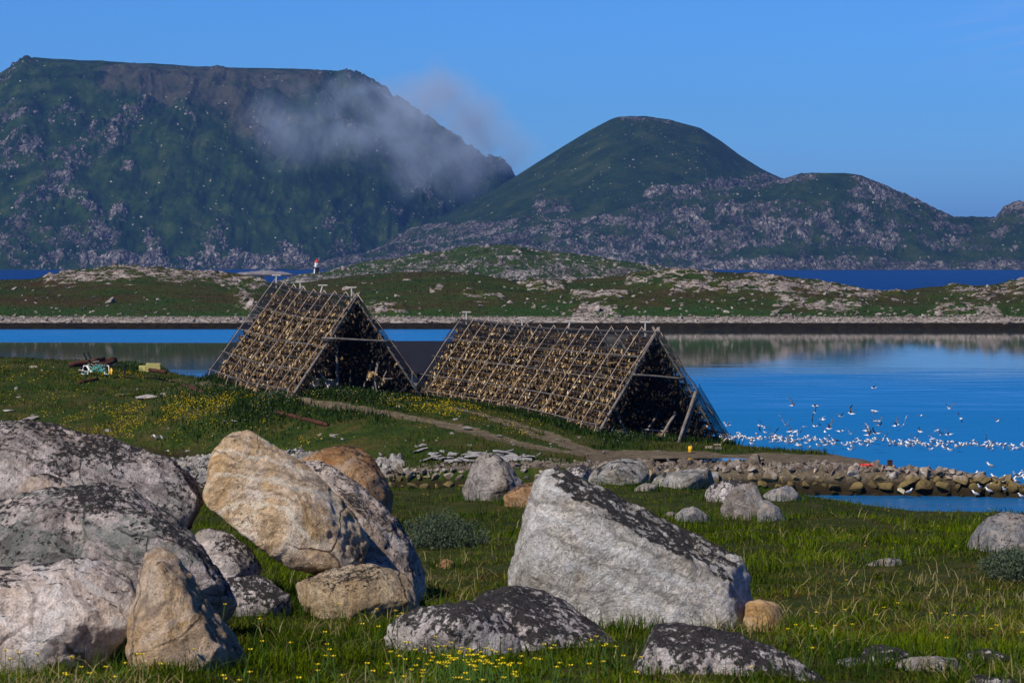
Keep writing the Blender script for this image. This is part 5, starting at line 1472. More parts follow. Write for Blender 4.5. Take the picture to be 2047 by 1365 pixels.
# yellow drum and timber ends by the long rack
h = gz(1380, 904)
t = empty('canister', h, 'yellow canister standing by the puddle before the long rack', 'canister')
b = Builder(); b.loft([(0, 0, 0), (0, 0, .02), (0, 0, .16), (0, 0, .17), (0, 0, .19), (0, 0, .32), (0, 0, .34)], [.115, .125, .125, .13, .125, .125, .10], 14, up=(0, 1, 0)); b.build('body', yellow_pl, t, smooth=True)
b = Builder(); b.loft([(.05, 0, .34), (.05, 0, .375)], [.03, .03], 8); b.build('cap', yellow_pl, t)
for px, py, w_, rz, mt, lab in ((1417, 894, .38, .1, wood_light, 'tan timber end lying before the right corner of the long rack'), (1434, 889, .42, 0, wood_light, 'tan timber block under the net corner of the long rack'), (1436, 896, .4, 0, wood_grey, 'grey timber offcut at the net corner of the long rack')):
    h = gz(px, py + 3); b = Builder(); b.box(h + Vector((0, 0, .08)), (w_, .25, .14), rz=rz); o = b.build('timber', mt, None, h, bevel=0.01); o.location = h; tag(o, lab, 'timber', 'timber ends by the long rack')
b = Builder(); a, c_ = P(1439, 889, 173), P(1452, 875, 173.5); b.loft([a, c_], [(.06, .03)] * 2, 4); o = b.build('plank', wood_light, None, a); o.location = a; tag(o, 'pale plank leaning on the net corner of the long rack', 'plank')
# litter on the jetty
h = gz(1727, 934); b = Builder()
for k in range(14): a = h + Vector((rs.gauss(0, .18), rs.gauss(0, .1), rs.uniform(.02, .16))); b.pole(a, a + Vector((rs.gauss(0, .2), rs.gauss(0, .1), rs.gauss(0, .06))), .05, .03, .01, 5, 2)
o = b.build('net_tangle', red_paint, None, h); o.location = h; tag(o, 'red crumpled net on the shore wall', 'net')
h = gz(1779, 932); b = Builder(); b.box(h + Vector((0, 0, .15)), (.24, .2, .34), rz=.2); b.box(h + Vector((0, 0, .33)), (.28, .24, .03), rz=.2); o = b.build('rusty_box', rust, None, h); o.location = h; tag(o, 'rusty brown box on top of the shore wall', 'box')
h = P(1801, 981, 150.2); b = Builder(); b.box(h, (.38, .2, .14), axes=(Vector((.86, 0, -.5)), Vector((0, 1, 0)), Vector((.5, 0, .86)))); b.box(h + Vector((.06, 0, .09)), (.3, .14, .06), axes=(Vector((.86, 0, -.5)), Vector((0, 1, 0)), Vector((.5, 0, .86)))); o = b.build('fish_crate', simple('cream plastic', (.6, .52, .32), .1), None, h, bevel=.01); o.location = h; tag(o, 'cream plastic crate washed up at the foot of the wall', 'crate')

# ================================================================== GULLS
g_white = simple('gull white feathers', (0.82, 0.82, 0.82), 0.06, 20, 0.8, 0.1)
g_grey = simple('gull slate grey feathers', (0.10, 0.105, 0.12), 0.3, 14, 0.8, 0.1)
g_pale = simple('gull pale grey feathers', (0.30, 0.31, 0.34), 0.2, 14, 0.8, 0.1)
g_black = simple('gull black feathers', (0.012, 0.012, 0.014), 0.2, 14, 0.8, 0.1)
g_yel = simple('gull yellow bill', (0.65, 0.42, 0.05), 0.1, 14, 0.6, 0.1)
GM = [g_white, g_grey, g_black, g_yel, g_pale]


def gull_mesh(pose, wl=0.5, wr=0.5, dark=1, spread=1.0, sweep=0.0):
    """Body along +x. pose: swim, stand, fly. wl/wr: raise of left and right wing in flight."""
    b = Builder()
    neck = 0.09 if pose == 'swim' else (0.13 if pose == 'stand' else 0.01)
    tilt = 0.10 if pose == 'stand' else 0.0
    body = [(-0.27, 0, 0.03 - tilt), (-0.20, 0, 0.025 - tilt * .8), (-0.10, 0, 0.0 - tilt * .3), (0.02, 0, -0.005), (0.11, 0, 0.02 + neck * .25), (0.165, 0, 0.04 + neck * .7), (0.195, 0, 0.05 + neck), (0.235, 0, 0.052 + neck), (0.262, 0, 0.048 + neck)]
    b.loft(body, [(0.045, 0.010), (0.055, 0.030), (0.085, 0.070), (0.095, 0.085), (0.075, 0.070), (0.048, 0.048), (0.047, 0.047), (0.036, 0.036), (0.012, 0.012)], 9, 0)
    b.loft([(0.255, 0, 0.048 + neck), (0.30, 0, 0.044 + neck), (0.318, 0, 0.036 + neck)], [0.012, 0.010, 0.004], 6, 3)
    for s in (-1, 1): b.loft([(0.228, s * 0.030, 0.062 + neck), (0.234, s * 0.037, 0.064 + neck)], [0.008, 0.004], 5, 2)
    if pose in ('swim', 'stand'):
        for s in (-1, 1):
            b.loft([(0.10, s * 0.075, 0.045), (0.0, s * 0.098, 0.045 - tilt * .2), (-0.14, s * 0.075, 0.045 - tilt * .6), (-0.24, s * 0.04, 0.045 - tilt)], [(0.016, 0.045), (0.022, 0.065), (0.018, 0.050), (0.012, 0.025)], 6, dark)
            b.loft([(-0.22, s * 0.05, 0.045 - tilt * .9), (-0.36, s * 0.015, 0.055 - tilt * 1.1)], [(0.010, 0.020), (0.004, 0.008)], 5, 2)
        b.loft([(0.05, 0, 0.07), (-0.12, 0, 0.065 - tilt * .4), (-0.24, 0, 0.045 - tilt)], [(0.06, 0.02), (0.065, 0.02), (0.03, 0.012)], 6, dark)
    if pose == 'stand':
        for s in (-1, 1):
            b.loft([(-0.01, s * 0.035, -0.06), (-0.015, s * 0.035, -0.17)], [0.009, 0.007], 5, 3)
            b.add([(0.05, s * 0.035 - .025, -0.17), (0.05, s * 0.035 + .025, -0.17), (-0.02, s * 0.035, -0.168)], [(0, 1, 2)], 3)
    if pose == 'fly':
        for s, up in ((1, wl), (-1, wr)):
            p0 = Vector((0.06, s * 0.06, 0.04)); p1 = p0 + Vector((0.05 - sweep * .1, s * 0.22 * spread, 0.34 * up * (1 if up > 0 else .6)))
            p2 = p1 + Vector((-0.10 - sweep * .25, s * 0.24 * spread, 0.26 * up - 0.05)); p3 = p2 + Vector((-0.11 - sweep * .2, s * 0.13 * spread, 0.05 * up - 0.04))
            b.loft([p0, p0.lerp(p1, .5) + Vector((0, 0, .01)), p1], [(0.085, 0.016), (0.080, 0.014), (0.075, 0.011)], 7, dark, up=(0, 0, 1))
            b.loft([p1, p1.lerp(p2, .5), p2], [(0.075, 0.011), (0.062, 0.008), (0.042, 0.006)], 7, dark, up=(0, 0, 1))
            b.loft([p2, p3], [(0.042, 0.006), (0.008, 0.003)], 7, 2, up=(0, 0, 1))
        b.loft([(-0.22, 0, 0.03), (-0.34, 0, 0.035)], [(0.04, 0.010), (0.085, 0.004)], 7, 0, up=(0, 0, 1))
    me = b.mesh('gull', True)
    for x in GM: me.materials.append(x)
    return me


swim = [gull_mesh('swim', dark=d) for d in (1, 4, 1)]
stand = [gull_mesh('stand', dark=d) for d in (4, 1)]
rg = random.Random(5)
# rafts of gulls on the water
for k in range(236):
    u = rg.random() ** 1.25
    px = 1440 + 625 * u
    cy = np.interp(px, [1440, 1600, 1800, 2060], [876, 881, 886, 895]); py = cy + rg.gauss(0, np.interp(px, [1440, 1700, 2060], [4.8, 4.8, 3.0]))
    if rg.random() < 0.06: py += rg.uniform(4, 12)
    py = max(861, py)
    d = EYE * FOCAL / (py - HORIZON)
    o = bpy.data.objects.new('gull', rg.choice(swim)); C.objects.link(o)
    o.location = P(px, py, d) + Vector((0, 0, 0.045)); o.rotation_euler = (0, 0, rg.choice([rg.gauss(2.6, .9), rg.gauss(-.3, 1.0)])); o.scale = (rg.uniform(.62, .84),) * 3
    tag(o, 'white gull with grey back floating in the long raft on the water', 'gull', 'gulls floating on the water')
FLY = [(1584, 811, 1.5, .2, 'V'), (1630, 812, .25, .1, 'F'), (1629, 826, .9, -.9, 'B'), (1644, 839, .2, .5, 'D'), (1681, 833, .7, .5, 'V'), (1702, 827, 1.3, .5, 'V'), (1747, 776, .45, .2, 'F'), (1748, 822, -.5, -.3, 'D'), (1750, 842, .7, .3, 'F'),
       (1756, 842, .5, .4, 'F'), (1455, 851, .8, .6, 'V'), (1521, 852, .1, -.8, 'D'), (1528, 856, 1.2, .4, 'V'), (1571, 850, 1.6, 1.0, 'V'), (1608, 854, .1, -.7, 'D'), (1629, 852, .3, .3, 'F'), (1657, 857, 1.6, .8, 'V'), (1649, 863, 1.5, 1.2, 'V'),
       (1679, 862, -.2, .1, 'F'), (1733, 861, .9, .4, 'V'), (1752, 867, 1.2, .1, 'V'), (1579, 863, 1.1, .2, 'V'), (1590, 863, .1, -.6, 'D'), (1576, 894, .9, .0, 'B'), (1596, 890, .3, -.5, 'D'), (1614, 887, -.6, -.7, 'D'), (1650, 890, .3, .0, 'F'),
       (1756, 851, .6, .6, 'V'), (1897, 816, .95, .95, 'V'), (1921, 837, .5, -1.1, 'B'), (1995, 842, .8, .3, 'V'), (1842, 831, .0, -.2, 'D'), (1791, 851, 1.3, .3, 'V'), (1807, 850, 1.1, -.4, 'B'), (1840, 863, .6, .5, 'V'), (1873, 861, -.5, -.6, 'D'),
       (1881, 870, 1.1, 1.2, 'V'), (1897, 869, .4, .3, 'F'), (1971, 884, 1.4, -.5, 'B'), (1770, 872, .8, .9, 'V'), (1830, 876, 1.0, .6, 'V'), (1864, 878, .4, .2, 'F'), (1735, 870, 1.2, .9, 'V'), (1700, 868, .9, .7, 'V'), (1545, 868, .9, 1.0, 'V')]
KIND = {'V': 'gull flying with both wings raised over the floating raft', 'F': 'gull gliding with spread wings over the bay', 'D': 'gull flying with wings bent down over the bay', 'B': 'gull banking steeply with one wing up over the bay'}
SOLO = {(1747, 776): 'highest flying gull, alone far above the others over the bay', (1584, 811): 'large gull with one pale wing held straight up, leftmost of the high fliers', (1995, 842): 'rightmost gull flying over the bay',
        (1455, 851): 'gull flying just right of the long rack net corner', (1897, 816): 'gull with a clear V of raised wings, high at the right'}
for px, py, wl, wr, kd in FLY:
    d = 190 + rg.uniform(-6, 10)
    me = gull_mesh('fly', wl, wr, rg.choice((1, 1, 4)), rg.uniform(.9, 1.05), rg.uniform(0, .6))
    o = bpy.data.objects.new('gull', me); C.objects.link(o); o.location = P(px, py, d)
    o.rotation_euler = (rg.gauss(0, .15) + (0.5 if kd == 'B' else 0), rg.gauss(0, .12), rg.choice([rg.gauss(math.pi / 2, .7), rg.gauss(-math.pi / 2, .7), rg.gauss(.2, .5), rg.gauss(2.9, .5)])); o.scale = (rg.uniform(.74, .92),) * 3
    tag(o, SOLO.get((px, py), KIND[kd]), 'gull', 'gulls flying over the bay')
ST = [(1980, 930, 153, 'gull standing on the flat rock near the jetty tip'), (1949, 947, 152.3, 0), (1988, 953, 151.8, 0), (2003, 955, 151.6, 0), (2007, 963, 151.3, 0), (1959, 973, 150.4, 1), (1976, 971, 150.5, 1), (1977, 980, 150.2, 1), (2008, 978, 150.2, 1), (1950, 986, 150, 1),
      (1817, 982, 150, 'gull standing beside the cream crate at the foot of the wall'), (2029, 948, 153, 0), (2035, 949, 153, 0), (2025, 957, 151.8, 0), (2040, 953, 152.5, 0), (2033, 962, 151.3, 0), (2046, 945, 153, 0), (2051, 958, 152, 0), (2042, 991, 149.5, 'gull standing lowest at the water beside the jetty tip'), (312, 876, 176, 'gull standing on the turf behind the left cluster of boulders'), (326, 878, 176, 'second gull on the turf behind the left boulders')]
for px, py, d, lab in ST:
    o = bpy.data.objects.new('gull', rg.choice(stand)); C.objects.link(o)
    p = P(px, py, d); 
    if lab not in (0, 1) and px < 1000: p = gz(px, py + 4) + Vector((0, 0, .19))
    o.location = p; o.rotation_euler = (0, 0, rg.choice([0.2, 2.9, -.5, -2.4]) + rg.gauss(0, .3)); o.scale = (0.8,) * 3
    tag(o, lab if isinstance(lab, str) else ('gull resting on the top stones of the jetty tip', 'gull resting on the dark weedy stones at the jetty tip')[lab], 'gull', 'gulls resting on the jetty')
# ================================================================== VEGETATION
def leaf_mat(name, transl=0.3):
    m, nt, out = newmat(name)
    c = attr(nt, 'tint', True)
    a = nd(nt, 'ShaderNodeBsdfDiffuse', Color=c, Roughness=0.6); t = nd(nt, 'ShaderNodeBsdfTranslucent', Color=c)
    g = nd(nt, 'ShaderNodeBsdfGlossy', Color=(0.5, 0.5, 0.4), Roughness=0.5)
    mx = nd(nt, 'ShaderNodeMixShader', Fac=transl); nt.links.new(a.outputs[0], mx.inputs[1]); nt.links.new(t.outputs[0], mx.inputs[2])
    m2 = nd(nt, 'ShaderNodeMixShader', Fac=0.008); nt.links.new(mx.outputs[0], m2.inputs[1]); nt.links.new(g.outputs[0], m2.inputs[2])
    nt.links.new(m2.outputs[0], out.inputs[0])
    return m


blade_m = leaf_mat('grass blades')


def blades(name, base, height, width, lean, col, r, droop=0.5):
    """base (n,3); each blade a bent tapering strip of 5 points."""
    n = len(base)
    az = r.uniform(0, 2 * np.pi, n)
    dirx, diry = np.cos(az), np.sin(az)
    fx, fy = -diry, dirx
    V = np.empty((n, 5, 3), np.float32)
    for k, (t, wk) in enumerate(((0, 1.0), (0, -1.0), (0.55, 0.75), (0.55, -0.75), (1.0, 0.0))):
        off = lean * height * t ** (1.0 + droop)
        zz = height * (t - 0.35 * np.clip(lean, 0, 1.6) * t * t)
        V[:, k, 0] = base[:, 0] + dirx * off + fx * width * wk * 0.5
        V[:, k, 1] = base[:, 1] + diry * off + fy * width * wk * 0.5
        V[:, k, 2] = base[:, 2] - 0.02 + zz
    i0 = np.arange(n)[:, None] * 5
    Q = i0 + np.array([[0, 1, 3, 2]]); T = i0 + np.array([[2, 3, 4]])
    return mesh_np(name, V.reshape(-1, 3), Q=Q, T=T, cols={'tint': np.repeat(col, 5, 0)}, smooth=False)


# ---- near meadow
_dt = np.linspace(14, 90, 4000); _yt = HORIZON + (EYE - np.interp(_dt, _md, _mz)) / _dt * FOCAL       # picture height of the meadow by distance


def meadow_points(n, y0, y1, r):
    py = r.uniform(y0, y1, n); px = r.uniform(-650, 2700, n)
    d = np.interp(-py, -_yt[::1], _dt) if _yt[0] > _yt[-1] else np.interp(py, _yt, _dt)
    d = d + r.uniform(-.15, .15, n) + np.where(d > 55, r.uniform(0, 18, n), 0)
    x = (px - MIDX) / FOCAL * d
    keep = np.ones(n, bool)
    for bx, by, rx, ry in rock_spots: keep &= ((x - bx) / max(rx, .01)) ** 2 + ((d - by) / max(ry, .01)) ** 2 > 1
    return x[keep], d[keep]


def lerp3(a, b, t): return np.array(a) * (1 - t[:, None]) + np.array(b) * t[:, None]


r6 = np.random.default_rng(66)
x, d = meadow_points(380000, 985, 1430, r6)
xb = r6.uniform(-16, 18, 60000); db = r6.uniform(50, 80, 60000); kb = np.ones(60000, bool)
for bx, by, rx, ry in rock_spots: kb &= ((xb - bx) / max(rx, .01)) ** 2 + ((db - by) / max(ry, .01)) ** 2 > 1
x = np.concatenate([x, xb[kb], r6.uniform(-30, -9, 16000)]); d = np.concatenate([d, db[kb], r6.uniform(70, 151, 16000)])
patch = fbm(x * 0.42, d * 0.30, 11.0, 3)            # patches of lush and of poor dry grass
pxv = x / d * FOCAL + MIDX
pyv = HORIZON + (EYE - z_meadow(x, d)) / d * FOCAL
bare = np.exp(-((pxv - 930) / 140) ** 2 - ((pyv - 1140) / 40) ** 2) * 0.7 + np.exp(-((pxv - 1800) / 330) ** 2 - ((pyv - 1215) / 60) ** 2) * 0.55 + np.exp(-((pxv - 1650) / 130) ** 2 - ((pyv - 1180) / 30) ** 2) * 0.25
lush = np.exp(-((pxv - 650) / 700) ** 2 - ((pyv - 1340) / 60) ** 2) * 0.35 + np.exp(-((pxv - 1750) / 380) ** 2 - ((pyv - 1075) / 35) ** 2) * 0.45
dry = np.clip(0.42 + 1.15 * patch + bare - lush + 0.12 * sstep(1500, 1700, pxv) * sstep(1130, 1180, pyv), 0, 1)
clump = np.clip(0.5 + 0.9 * fbm(x * 1.6, d * 1.6, 3.0, 2), 0, 1)
h = (0.05 + 0.14 * clump ** 1.5) * (1.2 - 0.75 * dry) * np.interp(d, [16, 19, 22], [0.6, 0.75, 1.0]) * r6.uniform(0.6, 1.35, len(x)) * (1 + 0.15 * lush)
t1 = np.clip(r6.normal(0.42, 0.32, len(x)) + 0.3 * fbm(x * 0.9, d * 0.9, 8.0, 2) + 0.45 * fbm(x * 0.35, d * 0.2, 18.0, 2), 0, 1)
green = lerp3((0.008, 0.028, 0.0005), (0.150, 0.215, 0.004), t1)
olive = lerp3((0.035, 0.040, 0.003), (0.21, 0.19, 0.03), t1)
isdry = r6.random(len(x)) < np.clip(dry - 0.25, 0, 1) * 0.9
col = np.where(isdry[:, None], olive, green)
red = r6.random(len(x)) < np.clip(0.03 + 0.9 * (dry - 0.5) * (fbm(x * 0.8, d * 0.8, 21.0, 2) > 0.15), 0, 1)
col = np.where(red[:, None], lerp3((0.06, 0.028, 0.010), (0.11, 0.055, 0.02), t1), col)
me = blades('grass', np.stack([x, d, z_meadow(x, d)], 1), h, (0.0045 + 0.00016 * d) * r6.uniform(.7, 1.4, len(x)), np.abs(r6.normal(0.7, 0.45, len(x))), col, r6)
tag(link('grass', me, blade_m), 'green meadow grass between the near boulders', 'grass', None, 'stuff')
# dead straw lying and standing in the meadow
x, d = meadow_points(27000, 985, 1430, r6)
pxv = x / d * FOCAL + MIDX; pyv = HORIZON + (EYE - z_meadow(x, d)) / d * FOCAL
bare = np.exp(-((pxv - 930) / 140) ** 2 - ((pyv - 1140) / 40) ** 2) + np.exp(-((pxv - 1800) / 330) ** 2 - ((pyv - 1190) / 70) ** 2) * 0.9 + np.exp(-((pxv - 1650) / 130) ** 2 - ((pyv - 1040) / 30) ** 2) * 0.5
k = r6.random(len(x)) < np.clip(0.05 + 1.0 * fbm(x * 0.55, d * 0.4, 31.0, 3) + 0.55 * bare, 0.03, 1)
x, d = x[k], d[k]; t1 = r6.random(len(x))
me = blades('straw', np.stack([x, d, z_meadow(x, d) + 0.02], 1), r6.uniform(0.10, 0.26, len(x)), (0.0035 + 0.00016 * d) * r6.uniform(.7, 1.3, len(x)), np.abs(r6.normal(1.0, 0.45, len(x))), lerp3((0.20, 0.155, 0.055), (0.42, 0.36, 0.17), t1), r6)
tag(link('straw', me, blade_m), 'dry straw coloured grass in the near meadow', 'grass', None, 'stuff')
# tufts hugging the feet of the boulders
bx_, by_ = [], []
for X_, Y_, rx, ry in rock_spots:
    n = int(220 * max(rx, .25) * 2.2)
    a = r6.uniform(0, 2 * np.pi, n); q = r6.uniform(1.05, 1.45, n)
    bx_.append(X_ + np.cos(a) * rx * q / 0.8); by_.append(Y_ + np.sin(a) * ry * q / 0.8)
x = np.concatenate(bx_); d = np.concatenate(by_); t1 = r6.random(len(x))
me = blades('tall_grass', np.stack([x, d, z_meadow(x, d)], 1), r6.uniform(0.08, 0.26, len(x)), (0.005 + 0.00016 * d) * r6.uniform(.7, 1.3, len(x)), np.abs(r6.normal(0.4, 0.3, len(x))), lerp3((0.014, 0.044, 0.003), (0.075, 0.125, 0.016), t1), r6)
tag(link('tall_grass', me, blade_m), 'taller grass at the foot of the near boulders', 'grass', None, 'stuff')

# ---- turf of the peninsula: tufts, dry patches and the lush fringe by the racks
n = 120000
x = r6.uniform(-46, 32, n); d = r6.uniform(150, 236, n)
s = inside_dist(x, d, _outline); dk = dirt_mask(x, d)
nz = fbm(x * 0.22, d * 0.22, 1.5, 3)
k = (s > 1.2) & (dk < 0.35 + 0.25 * r6.random(n))
x, d, nz = x[k], d[k], nz[k]
z = z_point(x, d)
lushp = np.clip(0.5 - 1.3 * nz, 0, 1)
t1 = np.clip(r6.normal(0.42, 0.25, len(x)), 0, 1)
col = np.where((r6.random(len(x)) < 0.22 + 0.5 * (1 - lushp))[:, None], lerp3((0.06, 0.055, 0.012), (0.19, 0.155, 0.055), t1 * (1 - lushp)), lerp3((0.008, 0.028, 0.001), (0.085, 0.13, 0.005), t1))
hh = r6.uniform(0.10, 0.30, len(x)) * (0.6 + 0.9 * lushp)
me = blades('turf_grass', np.stack([x, d, z], 1), hh, r6.uniform(.03, .06, len(x)), np.abs(r6.normal(.5, .3, len(x))), col, r6)
tag(link('turf_grass', me, blade_m), 'short grass on the turf round the drying racks', 'grass', None, 'stuff')
# dark lush weeds along the rack feet and white flowering herbs among them
xs_, ds_ = [], []
for rk in (R1, R2):
    for sg in (-1, 1):
        for q in np.linspace(-0.3, rk[7], 160):
            f = rk[4](q, sg); w = r6.normal(0, 0.35, 22)
            xs_.append(f.x + rk[6].x * (sg * 0.35 + w) + r6.normal(0, .1, 22)); ds_.append(f.y + rk[6].y * (sg * 0.35 + w) + r6.normal(0, .1, 22))
    for v_ in np.linspace(-1, 1, 60):
        f = rk[4](0, -1).lerp(rk[4](0, 1), (v_ + 1) / 2) - rk[5] * 0.4
        xs_.append(f.x + r6.normal(0, .25, 14)); ds_.append(f.y + r6.normal(-.3, .5, 14))
for cx, cy, sx, sy, nn_ in ((450, 790, 60, 12, 1500), (560, 800, 50, 9, 1500), (520, 815, 70, 10, 1200), (700, 790, 70, 6, 1200), (800, 785, 40, 6, 900), (730, 825, 60, 8, 900), (250, 735, 40, 5, 700), (1235, 880, 25, 6, 500), (1100, 850, 60, 14, 0)):
    for _ in range(nn_ // 6):
        hpt = P(cx + r6.normal(0, sx), cy + r6.normal(0, sy), 185); 
    if nn_:
        c0 = hit_point(cx, cy); c1 = hit_point(cx + sx, cy); c2 = hit_point(cx, cy - sy)
        xs_.append(c0.x + r6.normal(0, abs(c1.x - c0.x), nn_)); ds_.append(c0.y + r6.normal(0, abs(c2.y - c0.y), nn_))
x = np.concatenate(xs_); d = np.concatenate(ds_); t1 = np.clip(r6.normal(.4, .25, len(x)), 0, 1)
k = (dirt_mask(x, d) < 0.5) & (inside_dist(x, d, _outline) > 0.8); x, d, t1 = x[k], d[k], t1[k]
me = blades('weeds', np.stack([x, d, z_point(x, d)], 1), r6.uniform(.18, .60, len(x)), r6.uniform(.05, .10, len(x)), np.abs(r6.normal(.45, .3, len(x))), lerp3((0.009, 0.030, 0.004), (0.045, 0.085, 0.016), t1), r6)
tag(link('weeds', me, blade_m), 'dark green weeds along the feet of the drying racks', 'weeds', None, 'stuff')


def specks(name, label, x, d, zf, lift, size, cols, cat):
    n = len(x)
    V = np.array([(1, 0, 0), (-.5, .87, .1), (-.5, -.87, -.1), (0, 0, .55)]); T = np.array([[0, 1, 3], [1, 2, 3], [2, 0, 3], [0, 2, 1]])
    R = rand_rot(n, r6, 0.6)
    W = np.einsum('nij,vj->nvi', R, V) * size[:, None, None] + np.stack([x, d, zf(x, d) + lift], 1)[:, None, :]
    me = mesh_np(name, W.reshape(-1, 3), T=(T[None] + 4 * np.arange(n)[:, None, None]).reshape(-1, 3), cols={'tint': np.repeat(cols, 4, 0)}, smooth=False)
    tag(link(name, me, blade_m), label, cat, None, 'stuff')


def drift(spots):
    X, Dd = [], []
    for cx, cy, sx, sy, n in spots:
        c0 = hit_point(cx, cy); c1 = hit_point(cx + sx, cy); c2 = hit_point(cx, cy - sy)
        n = int(n * 0.7); X.append(c0.x + r6.normal(0, abs(c1.x - c0.x), n)); Dd.append(c0.y + r6.normal(0, abs(c2.y - c0.y) + .3, n))
    x, d = np.concatenate(X), np.concatenate(Dd)
    k = (fbm(x * 0.5, d * 0.35, 77.0, 3) > -0.12) & (dirt_mask(x, d) < 0.4) & (inside_dist(x, d, _outline) > 1)
    return x[k], d[k]


x, d = drift([(90, 755, 110, 4, 500), (230, 752, 60, 4, 300), (60, 802, 90, 6, 500), (230, 825, 130, 10, 900), (330, 835, 90, 14, 1300), (250, 845, 120, 12, 1000), (420, 800, 60, 12, 700), (460, 825, 70, 12, 600), (300, 858, 120, 10, 500), (620, 795, 30, 3, 120),
               (735, 788, 70, 4, 380), (850, 812, 35, 6, 600), (905, 822, 40, 6, 700), (870, 818, 60, 7, 500), (1040, 860, 30, 7, 280), (600, 893, 25, 4, 60), (520, 852, 20, 4, 50), (40, 740, 60, 4, 160), (640, 885, 30, 4, 60)])
n = len(x); t1 = r6.random(n)
specks('buttercup_drift', 'drifts of yellow buttercups on the turf around the racks', x, d, z_point, r6.uniform(.14, .34, n), r6.uniform(.024, .055, n), lerp3((0.58, 0.42, 0.008), (0.85, 0.68, 0.02), t1), 'flowers')
x, d = drift([(450, 790, 60, 11, 700), (560, 800, 45, 8, 600), (500, 812, 60, 8, 500), (700, 800, 60, 6, 300), (800, 783, 40, 6, 500), (735, 822, 50, 7, 400), (265, 736, 40, 4, 160), (1235, 876, 22, 5, 260), (690, 782, 20, 4, 200), (340, 790, 60, 10, 250)])
n = len(x); t1 = r6.random(n)
specks('white_herbs', 'white flowering herbs among the weeds before the racks', x, d, z_point, r6.uniform(.35, .62, n), r6.uniform(.02, .04, n), lerp3((0.22, 0.28, 0.17), (0.50, 0.54, 0.42), t1), 'flowers')

# ---- heath growth on the island: low tussocks
n = 60000
px = r6.uniform(-150, 2200, n); t = r6.random(n) ** 1.3; d = 534 + t * 128; x = (px - MIDX) / FOCAL * d
rockv = isl_height(px, d)[1]
k = rockv < 0.5; x, d = x[k], d[k]; t1 = np.clip(r6.normal(.4, .25, len(x)), 0, 1); g = (r6.random(len(x)) < np.clip(0.75 - (d - 536) / 70, .15, 1))
col = np.where(g[:, None], lerp3((0.016, 0.042, 0.004), (0.045, 0.085, 0.010), t1), lerp3((0.030, 0.034, 0.006), (0.062, 0.060, 0.014), t1))
me = blades('heath', np.stack([x, d, z_island(x, d)], 1), r6.uniform(.12, .4, len(x)), r6.uniform(.07, .18, len(x)), np.abs(r6.normal(.6, .3, len(x))), col, r6)
tag(link('heath', me, blade_m), 'low heath and grass covering the far island', 'heath', None, 'stuff')


# ---- shrubs: grey leaved willow with many small leaves
def leaf_cloud(name, center, rx, ry, rz, n, leaf, cols, r, root):
    u = r.normal(size=(n, 3)); u /= np.linalg.norm(u, axis=1)[:, None]
    q = r.uniform(0.25, 1.0, n) ** 0.5
    p = u * q[:, None]
    p *= (1 + 0.35 * fbm(u[:, 0] * 2, u[:, 1] * 2, u[:, 2] * 2 + 5, 3))[:, None]
    p[:, 2] = np.abs(p[:, 2])
    keep = perlin(p[:, 0] * 4, p[:, 1] * 4, p[:, 2] * 4) > -0.22
    p = p[keep] * np.array([rx, ry, rz]); n = len(p)
    V = np.array([(0, -.5, 0), (.18, 0, .04), (0, .5, 0), (-.18, 0, .04)]); R = rand_rot(n, r, 0.8)
    W = np.einsum('nij,vj->nvi', R, V) * (leaf * r.uniform(.7, 1.3, n))[:, None, None] + p[:, None, :]
    t = np.clip(r.normal(.5, .25, n), 0, 1)
    me = mesh_np(name, W.reshape(-1, 3), Q=np.arange(4 * n).reshape(n, 4), cols={'tint': np.repeat(lerp3(cols[0], cols[1], t), 4, 0)}, smooth=False)
    return link(name, me, blade_m, root)


for cx, cy, wpx, hpx, lab in ((885, 1090, 92, 66, 'grey green willow shrub in the meadow left of the large pale boulder'), (2030, 1150, 70, 50, 'small willow shrub at the right edge below the blue grey boulder')):
    g0 = hit_meadow(cx, cy)
    root = empty('willow_shrub', g0, lab, 'shrub')
    k = g0.y / FOCAL
    leaf_cloud('foliage', None, wpx * k, 0.6, hpx * k, 7500, 0.045, ((0.035, 0.062, 0.030), (0.15, 0.19, 0.125)), r6, root)
    b = Builder()
    rr = random.Random(int(cx))
    for _ in range(26):
        a = rr.uniform(0, 6.28); e = Vector((math.cos(a) * wpx * k * .8 * rr.random(), math.sin(a) * .45 * rr.random(), hpx * k * rr.uniform(.5, .9)))
        b.pole((e.x * .25, e.y * .25, -0.03), e, .008, .004, .02, 5, 4)
    b.build('branch', wood_dark, root)

# ---- single buttercups of the near meadow
petal_m = simple('buttercup petal', (0.80, 0.60, 0.008), 0.06, 20, 0.35, 0.0, spec=0.4)
stem_m = simple('flower stem', (0.05, 0.11, 0.015), 0.2, 20, 0.8, 0.0)


